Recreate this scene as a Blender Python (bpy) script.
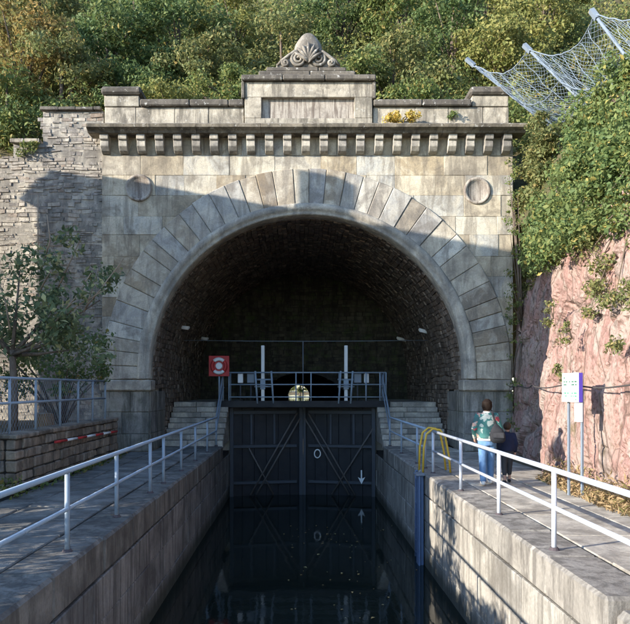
import bpy, bmesh, math, random
import numpy as np
from mathutils import Vector, Matrix, noise

random.seed(7)
rng = np.random.default_rng(11)
for o in list(bpy.data.objects):
    bpy.data.objects.remove(o, do_unlink=True)
scene = bpy.context.scene
C = scene.collection
PI = math.pi
EYE = 1.9

# ------------------------------------------------------------------ camera
cam = bpy.data.cameras.new("camera")
cam_o = bpy.data.objects.new("camera", cam)
C.objects.link(cam_o)
cam_o.location = (0, 0, EYE)
cam_o.rotation_euler = (PI / 2, 0, 0)
cam.sensor_fit = 'HORIZONTAL'
cam.sensor_width = 36
cam.lens = 40
cam.shift_x = 17 / 630
cam.shift_y = 76 / 630
cam.clip_end = 2000
scene.camera = cam_o

# ------------------------------------------------------------------ sky, sun, exposure
SUN_EL = math.radians(17.5)
SUN_AZ = math.radians(27)          # light travels towards +x, turned 27 deg to +y
world = bpy.data.worlds.new("World")
scene.world = world
world.use_nodes = True
wn = world.node_tree
wn.nodes.clear()
sky = wn.nodes.new('ShaderNodeTexSky')
sky.sky_type = 'NISHITA'
sky.sun_disc = False
sky.sun_elevation = SUN_EL
to_sun = Vector((-math.cos(SUN_AZ), -math.sin(SUN_AZ), 0))
sky.sun_rotation = math.atan2(to_sun.x, to_sun.y)
sky.air_density = 1.0
sky.dust_density = 0.3
sky.ozone_density = 3.5
bg = wn.nodes.new('ShaderNodeBackground')
bg.inputs['Strength'].default_value = 0.15
wo = wn.nodes.new('ShaderNodeOutputWorld')
wn.links.new(sky.outputs[0], bg.inputs[0])
wn.links.new(bg.outputs[0], wo.inputs[0])
sun = bpy.data.lights.new("sun", 'SUN')
sun.energy = 3.1
sun.angle = math.radians(0.5)
sun.color = (1.0, 0.92, 0.79)
sun_o = bpy.data.objects.new("sun", sun)
C.objects.link(sun_o)
sdir = Vector((math.cos(SUN_EL) * math.cos(SUN_AZ), math.cos(SUN_EL) * math.sin(SUN_AZ), -math.sin(SUN_EL)))
sun_o.rotation_euler = sdir.to_track_quat('-Z', 'Y').to_euler()
sun_o.location = (-20, -10, 25)
vs = scene.view_settings
vs.view_transform = 'Standard'
vs.look = 'None'
vs.gamma = 1
vs.use_curve_mapping = False
vs.exposure = 1.92
scene.render.engine = 'CYCLES'
scene.cycles.max_bounces = 5
scene.cycles.diffuse_bounces = 3
scene.cycles.use_light_tree = False
scene.cycles.use_adaptive_sampling = True
scene.cycles.adaptive_threshold = 0.03
scene.cycles.glossy_bounces = 3
scene.cycles.transmission_bounces = 3

# ------------------------------------------------------------------ helpers
def at(px, py, Y):
    """point seen at photo pixel (px, py) at distance Y from the camera"""
    return Vector(((px - 298) * Y / 700, Y, EYE + (388 - py) * Y / 700))

def me_obj(name, me, mat=None, parent=None):
    o = bpy.data.objects.new(name, me)
    C.objects.link(o)
    if mat is not None and not me.materials:
        me.materials.append(mat)
    if parent is not None:
        o.parent = parent
    return o

def from_bm(name, bm, mat=None, parent=None, smooth=False):
    me = bpy.data.meshes.new(name)
    bm.normal_update()
    bm.to_mesh(me)
    bm.free()
    if smooth:
        me.polygons.foreach_set('use_smooth', [True] * len(me.polygons))
    return me_obj(name, me, mat, parent)

def tag(o, label=None, cat=None, group=None, kind=None):
    if label: o['label'] = label
    if cat: o['category'] = cat
    if group: o['group'] = group
    if kind: o['kind'] = kind
    return o

def thing(name, label, cat, loc=(0, 0, 0), group=None):
    o = bpy.data.objects.new(name, None)
    o.empty_display_size = 0.2
    C.objects.link(o)
    o.location = loc
    return tag(o, label, cat, group)

def reparent(o, p):
    """parent keeping world coordinates given in the mesh (things placed with an offset)"""
    o.parent = p
    o.matrix_parent_inverse = Matrix.Translation(p.location).inverted()
    return o

def box_bm(x0, x1, y0, y1, z0, z1, bev=0.012, jit=0.0, bm=None):
    b = bmesh.new()
    bmesh.ops.create_cube(b, size=1)
    for v in b.verts:
        v.co = Vector(((x0 + x1) / 2 + v.co.x * (x1 - x0), (y0 + y1) / 2 + v.co.y * (y1 - y0), (z0 + z1) / 2 + v.co.z * (z1 - z0)))
        if jit:
            v.co += Vector((random.uniform(-jit, jit), random.uniform(-jit, jit), random.uniform(-jit, jit)))
    if bev > 0:
        bmesh.ops.bevel(b, geom=list(b.edges), offset=bev, segments=1, affect='EDGES', profile=0.5)
    if bm is None:
        return b
    tmp = bpy.data.meshes.new('tmp')
    b.to_mesh(tmp); b.free()
    bm.from_mesh(tmp)
    bpy.data.meshes.remove(tmp)
    return bm

def box(name, x0, x1, y0, y1, z0, z1, mat, parent=None, bev=0.012, jit=0.0):
    o = from_bm(name, box_bm(x0, x1, y0, y1, z0, z1, bev, jit), mat, None)
    if parent is not None:
        reparent(o, parent)
    return o

def prism(name, poly, y0, y1, mat, parent=None, bev=0.015, axis='y'):
    """polygon in XZ (counter-clockwise seen from -y) extruded from y0 (front) to y1"""
    b = bmesh.new()
    def mk(p, d):
        return (p[0], d, p[1]) if axis == 'y' else (d, p[0], p[1])
    f = [b.verts.new(mk(p, y0)) for p in poly]
    k = [b.verts.new(mk(p, y1)) for p in poly]
    n = len(poly)
    b.faces.new(f)
    b.faces.new(list(reversed(k)))
    for i in range(n):
        j = (i + 1) % n
        b.faces.new((f[j], f[i], k[i], k[j]))
    bmesh.ops.recalc_face_normals(b, faces=b.faces)
    if bev:
        ed = [e for e in b.edges if all(abs((v.co.y if axis == 'y' else v.co.x) - y0) < 1e-6 for v in e.verts)]
        bmesh.ops.bevel(b, geom=ed, offset=bev, segments=1, affect='EDGES', profile=0.5)
    o = from_bm(name, b, mat)
    if parent is not None:
        reparent(o, parent)
    return o

def tube_data(pts, rad, n=8, caps=True):
    pts = [Vector(p) for p in pts]
    if not hasattr(rad, '__len__'):
        rad = [rad] * len(pts)
    V, F = [], []
    t0 = (pts[1] - pts[0]).normalized()
    ref = Vector((0, 0, 1)) if abs(t0.z) < 0.9 else Vector((1, 0, 0))
    u = t0.cross(ref).normalized()
    for i, p in enumerate(pts):
        if i == 0: t = pts[1] - pts[0]
        elif i == len(pts) - 1: t = pts[-1] - pts[-2]
        else: t = (pts[i + 1] - pts[i]).normalized() + (pts[i] - pts[i - 1]).normalized()
        t.normalize()
        u = (u - t * u.dot(t)).normalized()
        w = t.cross(u)
        for k in range(n):
            a = 2 * PI * k / n
            V.append(p + (u * math.cos(a) + w * math.sin(a)) * rad[i])
    for i in range(len(pts) - 1):
        for k in range(n):
            F.append((i * n + k, i * n + (k + 1) % n, (i + 1) * n + (k + 1) % n, (i + 1) * n + k))
    if caps:
        F.append(tuple(reversed(range(n))))
        F.append(tuple((len(pts) - 1) * n + k for k in range(n)))
    return V, F

def tubes_mesh(name, specs, n=8):
    V, F = [], []
    for pts, r in specs:
        v, f = tube_data(pts, r, n)
        b = len(V)
        V += v
        F += [tuple(i + b for i in q) for q in f]
    me = bpy.data.meshes.new(name)
    me.from_pydata([tuple(v) for v in V], [], F)
    me.polygons.foreach_set('use_smooth', [len(p.vertices) == 4 and n > 4 for p in me.polygons])
    me.update()
    return me

def tube(name, pts, r, mat, parent=None, n=8):
    o = me_obj(name, tubes_mesh(name, [(pts, r)], n), mat)
    if parent is not None:
        reparent(o, parent)
    return o

def tubes(name, specs, mat, parent=None, n=8):
    o = me_obj(name, tubes_mesh(name, specs, n), mat)
    if parent is not None:
        reparent(o, parent)
    return o

# ------------------------------------------------------------------ materials
class NT:
    def __init__(self, name):
        self.m = bpy.data.materials.new(name)
        self.m.use_nodes = True
        self.t = self.m.node_tree
        self.t.nodes.clear()
        self.out = self.n('ShaderNodeOutputMaterial')
        self.b = self.n('ShaderNodeBsdfPrincipled')
        self.l(self.b.outputs[0], self.out.inputs[0])
    def n(self, kind, **kw):
        x = self.t.nodes.new(kind)
        for k, v in kw.items():
            setattr(x, k, v)
        return x
    def l(self, a, b):
        self.t.links.new(a, b)
    def pos(self, scale=(1, 1, 1), rot=(0, 0, 0), obj=False):
        if obj:
            g = self.n('ShaderNodeTexCoord').outputs['Object']
        else:
            g = self.n('ShaderNodeNewGeometry').outputs['Position']
        mp = self.n('ShaderNodeMapping')
        mp.inputs['Scale'].default_value = scale
        mp.inputs['Rotation'].default_value = rot
        self.l(g, mp.inputs['Vector'])
        return mp.outputs[0]
    def noise(self, vec, scale=1, detail=5, rough=0.55, dist=0.0):
        x = self.n('ShaderNodeTexNoise')
        x.inputs['Scale'].default_value = scale
        x.inputs['Detail'].default_value = detail
        x.inputs['Roughness'].default_value = rough
        x.inputs['Distortion'].default_value = dist
        self.l(vec, x.inputs['Vector'])
        return x.outputs['Fac']
    def voro(self, vec, scale=1, feature='F1', out='Distance'):
        x = self.n('ShaderNodeTexVoronoi', feature=feature)
        x.inputs['Scale'].default_value = scale
        self.l(vec, x.inputs['Vector'])
        return x.outputs[out]
    def ramp(self, fac, stops, interp='LINEAR'):
        x = self.n('ShaderNodeValToRGB')
        cr = x.color_ramp
        cr.interpolation = interp
        while len(cr.elements) < len(stops):
            cr.elements.new(0.5)
        for e, (p, c) in zip(cr.elements, stops):
            e.position = p
            e.color = (c[0], c[1], c[2], 1) if hasattr(c, '__len__') else (c, c, c, 1)
        self.l(fac, x.inputs[0])
        return x.outputs[0]
    def mix(self, fac, a, b, mode='MIX'):
        x = self.n('ShaderNodeMix', data_type='RGBA', blend_type=mode)
        for s, v in ((x.inputs[0], fac), (x.inputs[6], a), (x.inputs[7], b)):
            if hasattr(v, 'is_output') or isinstance(v, bpy.types.NodeSocket):
                self.l(v, s)
            elif hasattr(v, '__len__'):
                s.default_value = (v[0], v[1], v[2], 1)
            else:
                s.default_value = v
        return x.outputs[2]
    def math(self, op, a, b=0.0):
        x = self.n('ShaderNodeMath', operation=op)
        for s, v in ((x.inputs[0], a), (x.inputs[1], b)):
            if isinstance(v, bpy.types.NodeSocket): self.l(v, s)
            else: s.default_value = v
        return x.outputs[0]
    def attr(self, name='rnd'):
        return self.n('ShaderNodeAttribute', attribute_name=name).outputs['Fac']
    def rand(self):
        return self.n('ShaderNodeObjectInfo').outputs['Random']
    def bump(self, h, strength=0.4, dist=0.02):
        x = self.n('ShaderNodeBump')
        x.inputs['Strength'].default_value = strength
        x.inputs['Distance'].default_value = dist
        self.l(h, x.inputs['Height'])
        self.l(x.outputs[0], self.b.inputs['Normal'])
    def done(self, col, rough=0.9, spec=0.25, metal=0.0):
        if isinstance(col, bpy.types.NodeSocket): self.l(col, self.b.inputs['Base Color'])
        else: self.b.inputs['Base Color'].default_value = (*col, 1)
        if isinstance(rough, bpy.types.NodeSocket): self.l(rough, self.b.inputs['Roughness'])
        else: self.b.inputs['Roughness'].default_value = rough
        self.b.inputs['Specular IOR Level'].default_value = spec
        self.b.inputs['Metallic'].default_value = metal
        return self.m

def stone_mat(name, stops, stain=(0.12, 0.11, 0.10), stain_amt=0.5, rnd='obj', lichen=0.0, streak=(2.2, 2.2, 0.35), bump=0.5, moss=0.0, bscale=9, pale=(0.62, 0.56, 0.46), wet=None):
    """weathered stone: tone per piece, mottling, vertical run-off streaks, white lichen, grain"""
    t = NT(name)
    r = t.rand() if rnd == 'obj' else t.attr('rnd')
    base = t.ramp(r, stops)
    off = t.n('ShaderNodeVectorMath', operation='ADD')
    t.l(t.pos(), off.inputs[0])
    cmb = t.n('ShaderNodeCombineXYZ')
    for q in range(3): t.l(t.math('MULTIPLY', r, (37.0, 61.0, 23.0)[q]), cmb.inputs[q])
    t.l(cmb.outputs[0], off.inputs[1])
    mott = t.noise(off.outputs[0], 1.5, 5, 0.66, 0.6)
    base = t.mix(t.ramp(mott, [(0.48, 0.0), (0.62, 0.85)]), base, t.mix(0.8, base, pale))
    base = t.mix(t.ramp(mott, [(0.36, 0.75), (0.47, 0.0)]), base, t.mix(0.75, base, stain))
    big = t.noise(t.pos(), 0.45, 5, 0.7, 0.5)
    base = t.mix(t.ramp(big, [(0.47, 0.0), (0.6, 0.55)]), base, t.mix(0.6, base, stain))
    st = t.noise(t.pos(streak), 1.7, 5, 0.68, 0.4)
    base = t.mix(t.math('MULTIPLY', t.ramp(st, [(0.46, 0.0), (0.60, 1.0)]), stain_amt), base, stain)
    sp = t.noise(t.pos(), 26, 3, 0.6)
    base = t.mix(t.ramp(sp, [(0.35, 0.35), (0.6, 0.0)]), base, t.mix(0.55, base, (0.05, 0.045, 0.04)))
    if lichen:
        li = t.noise(t.pos(), 7, 4, 0.7)
        base = t.mix(t.math('MULTIPLY', t.ramp(li, [(0.60, 0.0), (0.66, 1.0)]), lichen), base, (0.62, 0.60, 0.55))
    if moss:
        mo = t.noise(t.pos(), 2.3, 6, 0.7)
        base = t.mix(t.math('MULTIPLY', t.ramp(mo, [(0.5, 0.0), (0.68, 1.0)]), moss), base, (0.06, 0.085, 0.03))
    if wet is not None:      # dark algae band that ends at an uneven tide line
        sx = t.n('ShaderNodeSeparateXYZ'); t.l(t.pos(), sx.inputs[0])
        wl = t.math('ADD', sx.outputs[2], t.math('MULTIPLY', t.noise(t.pos((3, 3, 0.4)), 1.5, 6, 0.7), 0.5))
        mr = t.n('ShaderNodeMapRange'); t.l(wl, mr.inputs[0])
        mr.inputs[1].default_value = wet; mr.inputs[2].default_value = wet + 0.25
        mr.inputs[3].default_value = 0.8; mr.inputs[4].default_value = 0.0
        base = t.mix(mr.outputs[0], base, (0.035, 0.04, 0.03))
    h = t.noise(t.pos(), bscale, 6, 0.78)
    t.bump(h, bump, 0.03)
    return t.done(base, 0.92, 0.15)

M = {}
TAN = [(0.0, (0.36, 0.30, 0.215)), (0.17, (0.55, 0.475, 0.355)), (0.34, (0.40, 0.32, 0.21)), (0.5, (0.57, 0.52, 0.42)), (0.66, (0.37, 0.38, 0.375)), (0.83, (0.50, 0.42, 0.30)), (1.0, (0.29, 0.225, 0.15))]
M['ashlar'] = stone_mat('sandstone_ashlar', TAN, (0.17, 0.145, 0.115), 0.6, pale=(0.68, 0.60, 0.46))
VOU = [(0.0, (0.33, 0.28, 0.215)), (0.17, (0.55, 0.49, 0.39)), (0.34, (0.26, 0.205, 0.145)), (0.5, (0.45, 0.45, 0.43)), (0.66, (0.38, 0.30, 0.205)), (0.83, (0.60, 0.57, 0.50)), (1.0, (0.31, 0.30, 0.285))]
M['voussoir'] = stone_mat('voussoir_stone', VOU, (0.17, 0.15, 0.13), 0.55)
M['arch'] = stone_mat('archivolt_stone', [(0, (0.38, 0.345, 0.29)), (1, (0.38, 0.345, 0.29))], (0.16, 0.15, 0.14), 0.5)
M['parapet'] = stone_mat('parapet_stone', [(0, (0.38, 0.335, 0.265)), (0.5, (0.46, 0.41, 0.33)), (1, (0.33, 0.295, 0.235))], (0.13, 0.115, 0.095), 0.8, lichen=0.35, pale=(0.54, 0.48, 0.385))
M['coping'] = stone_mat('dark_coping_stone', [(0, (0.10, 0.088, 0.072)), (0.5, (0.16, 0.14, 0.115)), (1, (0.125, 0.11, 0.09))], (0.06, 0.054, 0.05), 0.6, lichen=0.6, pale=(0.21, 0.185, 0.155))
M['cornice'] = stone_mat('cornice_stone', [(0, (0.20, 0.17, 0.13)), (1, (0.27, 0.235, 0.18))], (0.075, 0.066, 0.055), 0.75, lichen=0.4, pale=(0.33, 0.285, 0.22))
M['corbel'] = stone_mat('corbel_stone', [(0, (0.36, 0.33, 0.28)), (0.5, (0.44, 0.40, 0.34)), (1, (0.30, 0.28, 0.25))], (0.11, 0.10, 0.09), 0.5)
M['carved'] = stone_mat('carved_stone', [(0, (0.19, 0.17, 0.145)), (1, (0.24, 0.215, 0.18))], (0.085, 0.075, 0.066), 0.65, lichen=0.35, pale=(0.33, 0.30, 0.255))
M['panel'] = stone_mat('panel_stone', [(0, (0.40, 0.355, 0.30)), (1, (0.40, 0.355, 0.30))], (0.15, 0.12, 0.10), 0.9, streak=(7, 7, 0.5), pale=(0.46, 0.41, 0.35))
M['pier'] = stone_mat('shade_toned_pier_stone', [(0, (0.24, 0.23, 0.205)), (0.5, (0.31, 0.285, 0.24)), (1, (0.26, 0.25, 0.235))], (0.09, 0.09, 0.08), 0.75, pale=(0.40, 0.38, 0.34), moss=0.25)  # base tones darkened to paint deeper shade at the portal's foot, with some moss
M['mortar'] = stone_mat('mortar', [(0, (0.30, 0.275, 0.235)), (1, (0.30, 0.275, 0.235))], (0.12, 0.11, 0.1), 0.5)
M['dark_mortar'] = stone_mat('sooty_mortar', [(0, (0.045, 0.04, 0.036)), (1, (0.045, 0.04, 0.036))], (0.02, 0.02, 0.02), 0.5, pale=(0.07, 0.065, 0.06))
M['rubble'] = stone_mat('rubble_wall_stone', [(0, (0.21, 0.195, 0.18)), (0.3, (0.36, 0.32, 0.275)), (0.55, (0.28, 0.25, 0.225)), (0.8, (0.43, 0.38, 0.325)), (1, (0.29, 0.22, 0.17))], (0.10, 0.095, 0.09), 0.4, rnd='attr', lichen=0.3, bump=0.8)
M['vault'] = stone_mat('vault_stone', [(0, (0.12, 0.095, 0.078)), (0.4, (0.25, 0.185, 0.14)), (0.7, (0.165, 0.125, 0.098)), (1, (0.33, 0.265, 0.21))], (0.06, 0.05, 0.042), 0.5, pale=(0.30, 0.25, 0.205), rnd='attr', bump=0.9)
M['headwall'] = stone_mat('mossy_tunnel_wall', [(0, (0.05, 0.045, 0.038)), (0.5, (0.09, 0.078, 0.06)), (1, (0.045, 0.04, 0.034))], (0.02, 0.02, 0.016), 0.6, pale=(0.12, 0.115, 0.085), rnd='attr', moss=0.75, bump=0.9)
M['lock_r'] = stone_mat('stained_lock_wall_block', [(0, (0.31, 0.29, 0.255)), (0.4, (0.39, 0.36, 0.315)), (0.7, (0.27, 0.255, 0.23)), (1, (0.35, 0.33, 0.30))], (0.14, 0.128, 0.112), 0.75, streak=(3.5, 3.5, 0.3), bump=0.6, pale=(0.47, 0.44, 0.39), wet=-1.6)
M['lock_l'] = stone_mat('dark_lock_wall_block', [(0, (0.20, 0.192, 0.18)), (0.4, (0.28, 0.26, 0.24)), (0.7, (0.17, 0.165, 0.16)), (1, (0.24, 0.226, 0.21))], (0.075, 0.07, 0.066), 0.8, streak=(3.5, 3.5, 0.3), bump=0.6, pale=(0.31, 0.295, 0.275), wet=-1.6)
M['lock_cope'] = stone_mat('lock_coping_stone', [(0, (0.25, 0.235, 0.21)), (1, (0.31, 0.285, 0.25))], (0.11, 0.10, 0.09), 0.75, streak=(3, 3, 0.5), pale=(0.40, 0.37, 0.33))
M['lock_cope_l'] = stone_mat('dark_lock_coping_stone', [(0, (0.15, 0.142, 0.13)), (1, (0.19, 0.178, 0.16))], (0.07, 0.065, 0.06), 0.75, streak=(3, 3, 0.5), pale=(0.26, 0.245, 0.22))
M['slab'] = stone_mat('paving_slab_stone', [(0, (0.17, 0.168, 0.16)), (0.5, (0.23, 0.22, 0.20)), (1, (0.19, 0.182, 0.17))], (0.075, 0.07, 0.064), 0.55, streak=(0.7, 0.7, 0.7), bump=0.5, pale=(0.30, 0.285, 0.26))
M['slab_r'] = stone_mat('concrete_paving', [(0, (0.36, 0.33, 0.29)), (1, (0.42, 0.385, 0.33))], (0.17, 0.15, 0.125), 0.6, streak=(0.8, 0.8, 0.8), bump=0.4)
M['step'] = stone_mat('step_stone', [(0, (0.36, 0.33, 0.29)), (1, (0.45, 0.41, 0.36))], (0.14, 0.13, 0.115), 0.5)
M['garden_wall'] = stone_mat('brown_wall_stone', [(0, (0.25, 0.20, 0.155)), (0.5, (0.33, 0.265, 0.20)), (0.8, (0.21, 0.175, 0.145)), (1, (0.36, 0.315, 0.26))], (0.07, 0.06, 0.05), 0.6, lichen=0.15, bump=0.8, pale=(0.36, 0.30, 0.24))
M['stump'] = stone_mat('cut_wood', [(0, (0.30, 0.20, 0.11)), (1, (0.30, 0.20, 0.11))], (0.12, 0.08, 0.05), 0.6)

def soil_mat(name, a, b, c):
    t = NT(name)
    n1 = t.noise(t.pos(), 0.8, 8, 0.65)
    n2 = t.noise(t.pos(), 9, 6, 0.7)
    col = t.ramp(n1, [(0.3, a), (0.55, b), (0.75, c)])
    col = t.mix(t.ramp(n2, [(0.35, 0.6), (0.65, 0.0)]), col, t.mix(0.6, col, (0.03, 0.025, 0.02)))
    t.bump(n2, 0.8, 0.06)
    return t.done(col, 0.95, 0.1)
M['soil'] = soil_mat('garden_soil', (0.10, 0.085, 0.06), (0.16, 0.13, 0.09), (0.09, 0.10, 0.045))
M['hill'] = soil_mat('hillside_soil', (0.07, 0.075, 0.03), (0.12, 0.10, 0.055), (0.08, 0.10, 0.035))

def paint(name, col, rough=0.45, wear=0.3, rust=(0.16, 0.08, 0.045)):
    t = NT(name)
    n1 = t.noise(t.pos(), 5, 6, 0.65)
    c = t.mix(t.ramp(n1, [(0.35, 0.25), (0.7, 0.0)]), col, tuple(x * 0.6 for x in col))
    n2 = t.noise(t.pos(), 22, 5, 0.7)
    c = t.mix(t.math('MULTIPLY', t.ramp(n2, [(0.62, 0.0), (0.70, 1.0)]), wear), c, rust)
    t.bump(n2, 0.08, 0.01)
    return t.done(c, t.ramp(n1, [(0.3, rough), (0.7, min(1, rough + 0.25))]), 0.4)
M['rail'] = paint('shaded_rail_paint', (0.27, 0.33, 0.40), 0.45, 0.6)  # rail paint with the blue of shade mixed into its colour
M['rail_sunlit'] = paint('sunlit_rail_paint', (0.50, 0.54, 0.61), 0.4, 0.6)  # brighter copy of the rail paint for the sunlit stretch
M['foot'] = paint('rusty_foot', (0.07, 0.055, 0.06), 0.7, 0.8)
M['gate'] = paint('navy_gate_steel', (0.009, 0.0095, 0.013), 0.5, 0.5, (0.05, 0.035, 0.03))
M['gate_beam'] = paint('blue_grey_gate_beam', (0.055, 0.06, 0.07), 0.6, 0.5, (0.07, 0.055, 0.045))
M['brace'] = paint('brown_brace', (0.12, 0.105, 0.095), 0.6, 0.7)
M['white'] = paint('white_paint', (0.78, 0.78, 0.77), 0.45, 0.15)
M['blue_steel'] = paint('blue_guide_paint', (0.10, 0.15, 0.26), 0.45)
M['yellow'] = paint('yellow_paint', (0.62, 0.40, 0.045), 0.4, 0.25)
M['red'] = paint('red_paint', (0.45, 0.03, 0.03), 0.45, 0.15)
M['sign_blue'] = paint('blue_sign_edge', (0.10, 0.06, 0.42), 0.4, 0.0)
M['sign_text'] = paint('sign_lettering_dark', (0.03, 0.11, 0.07), 0.6, 0.0)
M['sign_text2'] = paint('sign_lettering_green', (0.05, 0.26, 0.15), 0.6, 0.0)
M['galv'] = paint('galvanised_steel', (0.17, 0.205, 0.25), 0.4, 0.1)
M['wire'] = paint('net_wire', (0.20, 0.25, 0.31), 0.5, 0.1)
M['black'] = paint('black_cloth', (0.022, 0.022, 0.026), 0.8, 0.0)
M['cable'] = paint('dark_cable', (0.05, 0.045, 0.045), 0.7, 0.0)
M['plaster'] = paint('cream_render', (0.55, 0.50, 0.40), 0.9, 0.1)
M['slate'] = paint('roof_slate', (0.08, 0.08, 0.09), 0.7, 0.2)
M['glass'] = NT('window_glass').done((0.03, 0.035, 0.04), 0.08, 0.6)

def rock_mat():
    t = NT('pink_grey_rock')
    v = t.pos((1.0, 0.9, 0.42), (0.35, 0.0, 0.0))
    n1 = t.noise(v, 1.5, 9, 0.68, 0.9)
    col = t.ramp(n1, [(0.28, (0.11, 0.08, 0.07)), (0.38, (0.29, 0.195, 0.165)), (0.45, (0.32, 0.205, 0.18)), (0.51, (0.22, 0.13, 0.115)), (0.58, (0.33, 0.255, 0.225)), (0.66, (0.17, 0.135, 0.12)), (0.8, (0.29, 0.235, 0.21))])
    n4 = t.noise(t.pos((1, 1, 0.5)), 1.1, 5, 0.6)
    col = t.mix(t.ramp(n4, [(0.50, 0.0), (0.62, 0.75)]), col, (0.31, 0.25, 0.22))
    n2 = t.noise(t.pos(), 9, 7, 0.75)
    col = t.mix(t.ramp(n2, [(0.36, 0.8), (0.5, 0.0)]), col, (0.10, 0.065, 0.05))
    n3 = t.noise(t.pos((1, 1, 0.6)), 2.3, 6, 0.7)
    col = t.mix(t.ramp(n3, [(0.57, 0.0), (0.7, 0.75)]), col, (0.115, 0.105, 0.05))
    h = t.math('ADD', t.noise(v, 3.5, 10, 0.72), t.math('MULTIPLY', t.noise(t.pos(), 14, 8, 0.75), 0.6))
    ck = t.voro(t.mix(0.12, t.pos((1, 0.8, 0.45), (0.4, 0, 0)), t.n('ShaderNodeTexNoise').outputs['Color']), 1.9, 'DISTANCE_TO_EDGE')
    col = t.mix(t.ramp(ck, [(0.0, 0.75), (0.03, 0.0)]), col, (0.07, 0.05, 0.04))
    t.bump(h, 0.7, 0.035)
    return t.done(col, 0.95, 0.1)
M['rock'] = rock_mat()

def water_mat():
    t = NT('dark_canal_water')
    n1 = t.noise(t.pos((1, 0.55, 1)), 2.2, 4, 0.55)
    t.bump(n1, 0.06, 0.05)
    m = t.done((0.008, 0.012, 0.010), 0.05, 0.5)
    t.b.inputs['IOR'].default_value = 1.33
    return m
M['water'] = water_mat()

def leaf_mat(name, stops, transl=0.42, gain=1.95):
    stops = [(p, tuple(min(1, x * gain) for x in c)) for p, c in stops]
    t = NT(name)
    r = t.attr('rnd')
    col = t.mix(0.22, t.ramp(r, stops), (0.13, 0.135, 0.095))
    n1 = t.noise(t.pos(), 0.7, 3, 0.5)
    col = t.mix(t.ramp(n1, [(0.35, 0.0), (0.7, 0.5)]), col, t.mix(0.5, col, (0.16, 0.13, 0.03)))
    t.done(col, 0.6, 0.25)
    tr = t.n('ShaderNodeBsdfTranslucent')
    t.l(col, tr.inputs[0])
    mx = t.n('ShaderNodeMixShader')
    mx.inputs[0].default_value = transl
    t.l(t.b.outputs[0], mx.inputs[1])
    t.l(tr.outputs[0], mx.inputs[2])
    t.l(mx.outputs[0], t.out.inputs[0])
    return t.m
M['leaf_dark'] = leaf_mat('dark_green_leaves', [(0, (0.030, 0.060, 0.018)), (0.6, (0.055, 0.095, 0.028)), (0.93, (0.09, 0.125, 0.035)), (1, (0.20, 0.15, 0.04))])
M['leaf_mid'] = leaf_mat('mid_green_leaves', [(0, (0.05, 0.085, 0.022)), (0.55, (0.085, 0.12, 0.032)), (0.88, (0.13, 0.15, 0.04)), (1, (0.24, 0.17, 0.045))])
M['leaf_olive'] = leaf_mat('olive_leaves', [(0, (0.065, 0.085, 0.03)), (0.5, (0.105, 0.122, 0.042)), (0.85, (0.145, 0.138, 0.048)), (1, (0.20, 0.145, 0.05))])
M['leaf_yellow'] = leaf_mat('yellow_green_leaves', [(0, (0.09, 0.11, 0.025)), (0.5, (0.14, 0.15, 0.042)), (1, (0.20, 0.175, 0.05))])
M['leaf_orange'] = leaf_mat('autumn_leaves', [(0, (0.10, 0.10, 0.03)), (0.4, (0.16, 0.13, 0.04)), (0.8, (0.22, 0.14, 0.045)), (1, (0.26, 0.17, 0.05))])
M['leaf_bush'] = leaf_mat('overhanging_bush_leaves', [(0, (0.045, 0.085, 0.025)), (0.6, (0.075, 0.115, 0.035)), (0.9, (0.12, 0.145, 0.04)), (1, (0.26, 0.20, 0.05))])
M['leaf_tree'] = leaf_mat('glossy_tree_leaves', [(0, (0.035, 0.06, 0.03)), (0.7, (0.07, 0.10, 0.045)), (1, (0.28, 0.27, 0.13))], 0.3)
M['leaf_gold'] = leaf_mat('golden_leaves', [(0, (0.30, 0.20, 0.04)), (0.6, (0.42, 0.30, 0.06)), (1, (0.22, 0.20, 0.05))])
M['dry_grass'] = leaf_mat('dry_grass', [(0, (0.20, 0.13, 0.07)), (0.6, (0.33, 0.23, 0.13)), (1, (0.12, 0.12, 0.04))])
M['float'] = leaf_mat('floating_leaf', [(0, (0.20, 0.13, 0.05)), (0.6, (0.34, 0.22, 0.08)), (1, (0.24, 0.25, 0.12))], 0.1)
def bark():
    t = NT('bark')
    n1 = t.noise(t.pos((1, 1, 0.25)), 16, 6, 0.7)
    t.bump(n1, 0.8, 0.02)
    return t.done(t.ramp(n1, [(0.3, (0.06, 0.045, 0.035)), (0.7, (0.19, 0.15, 0.12))]), 0.9, 0.1)
M['bark'] = bark()
def twig():
    t = NT('pale_twig')
    n1 = t.noise(t.pos(), 8, 4, 0.6)
    return t.done(t.ramp(n1, [(0.3, (0.20, 0.15, 0.11)), (0.7, (0.36, 0.28, 0.21))]), 0.85, 0.1)
M['twig'] = twig()

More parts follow.
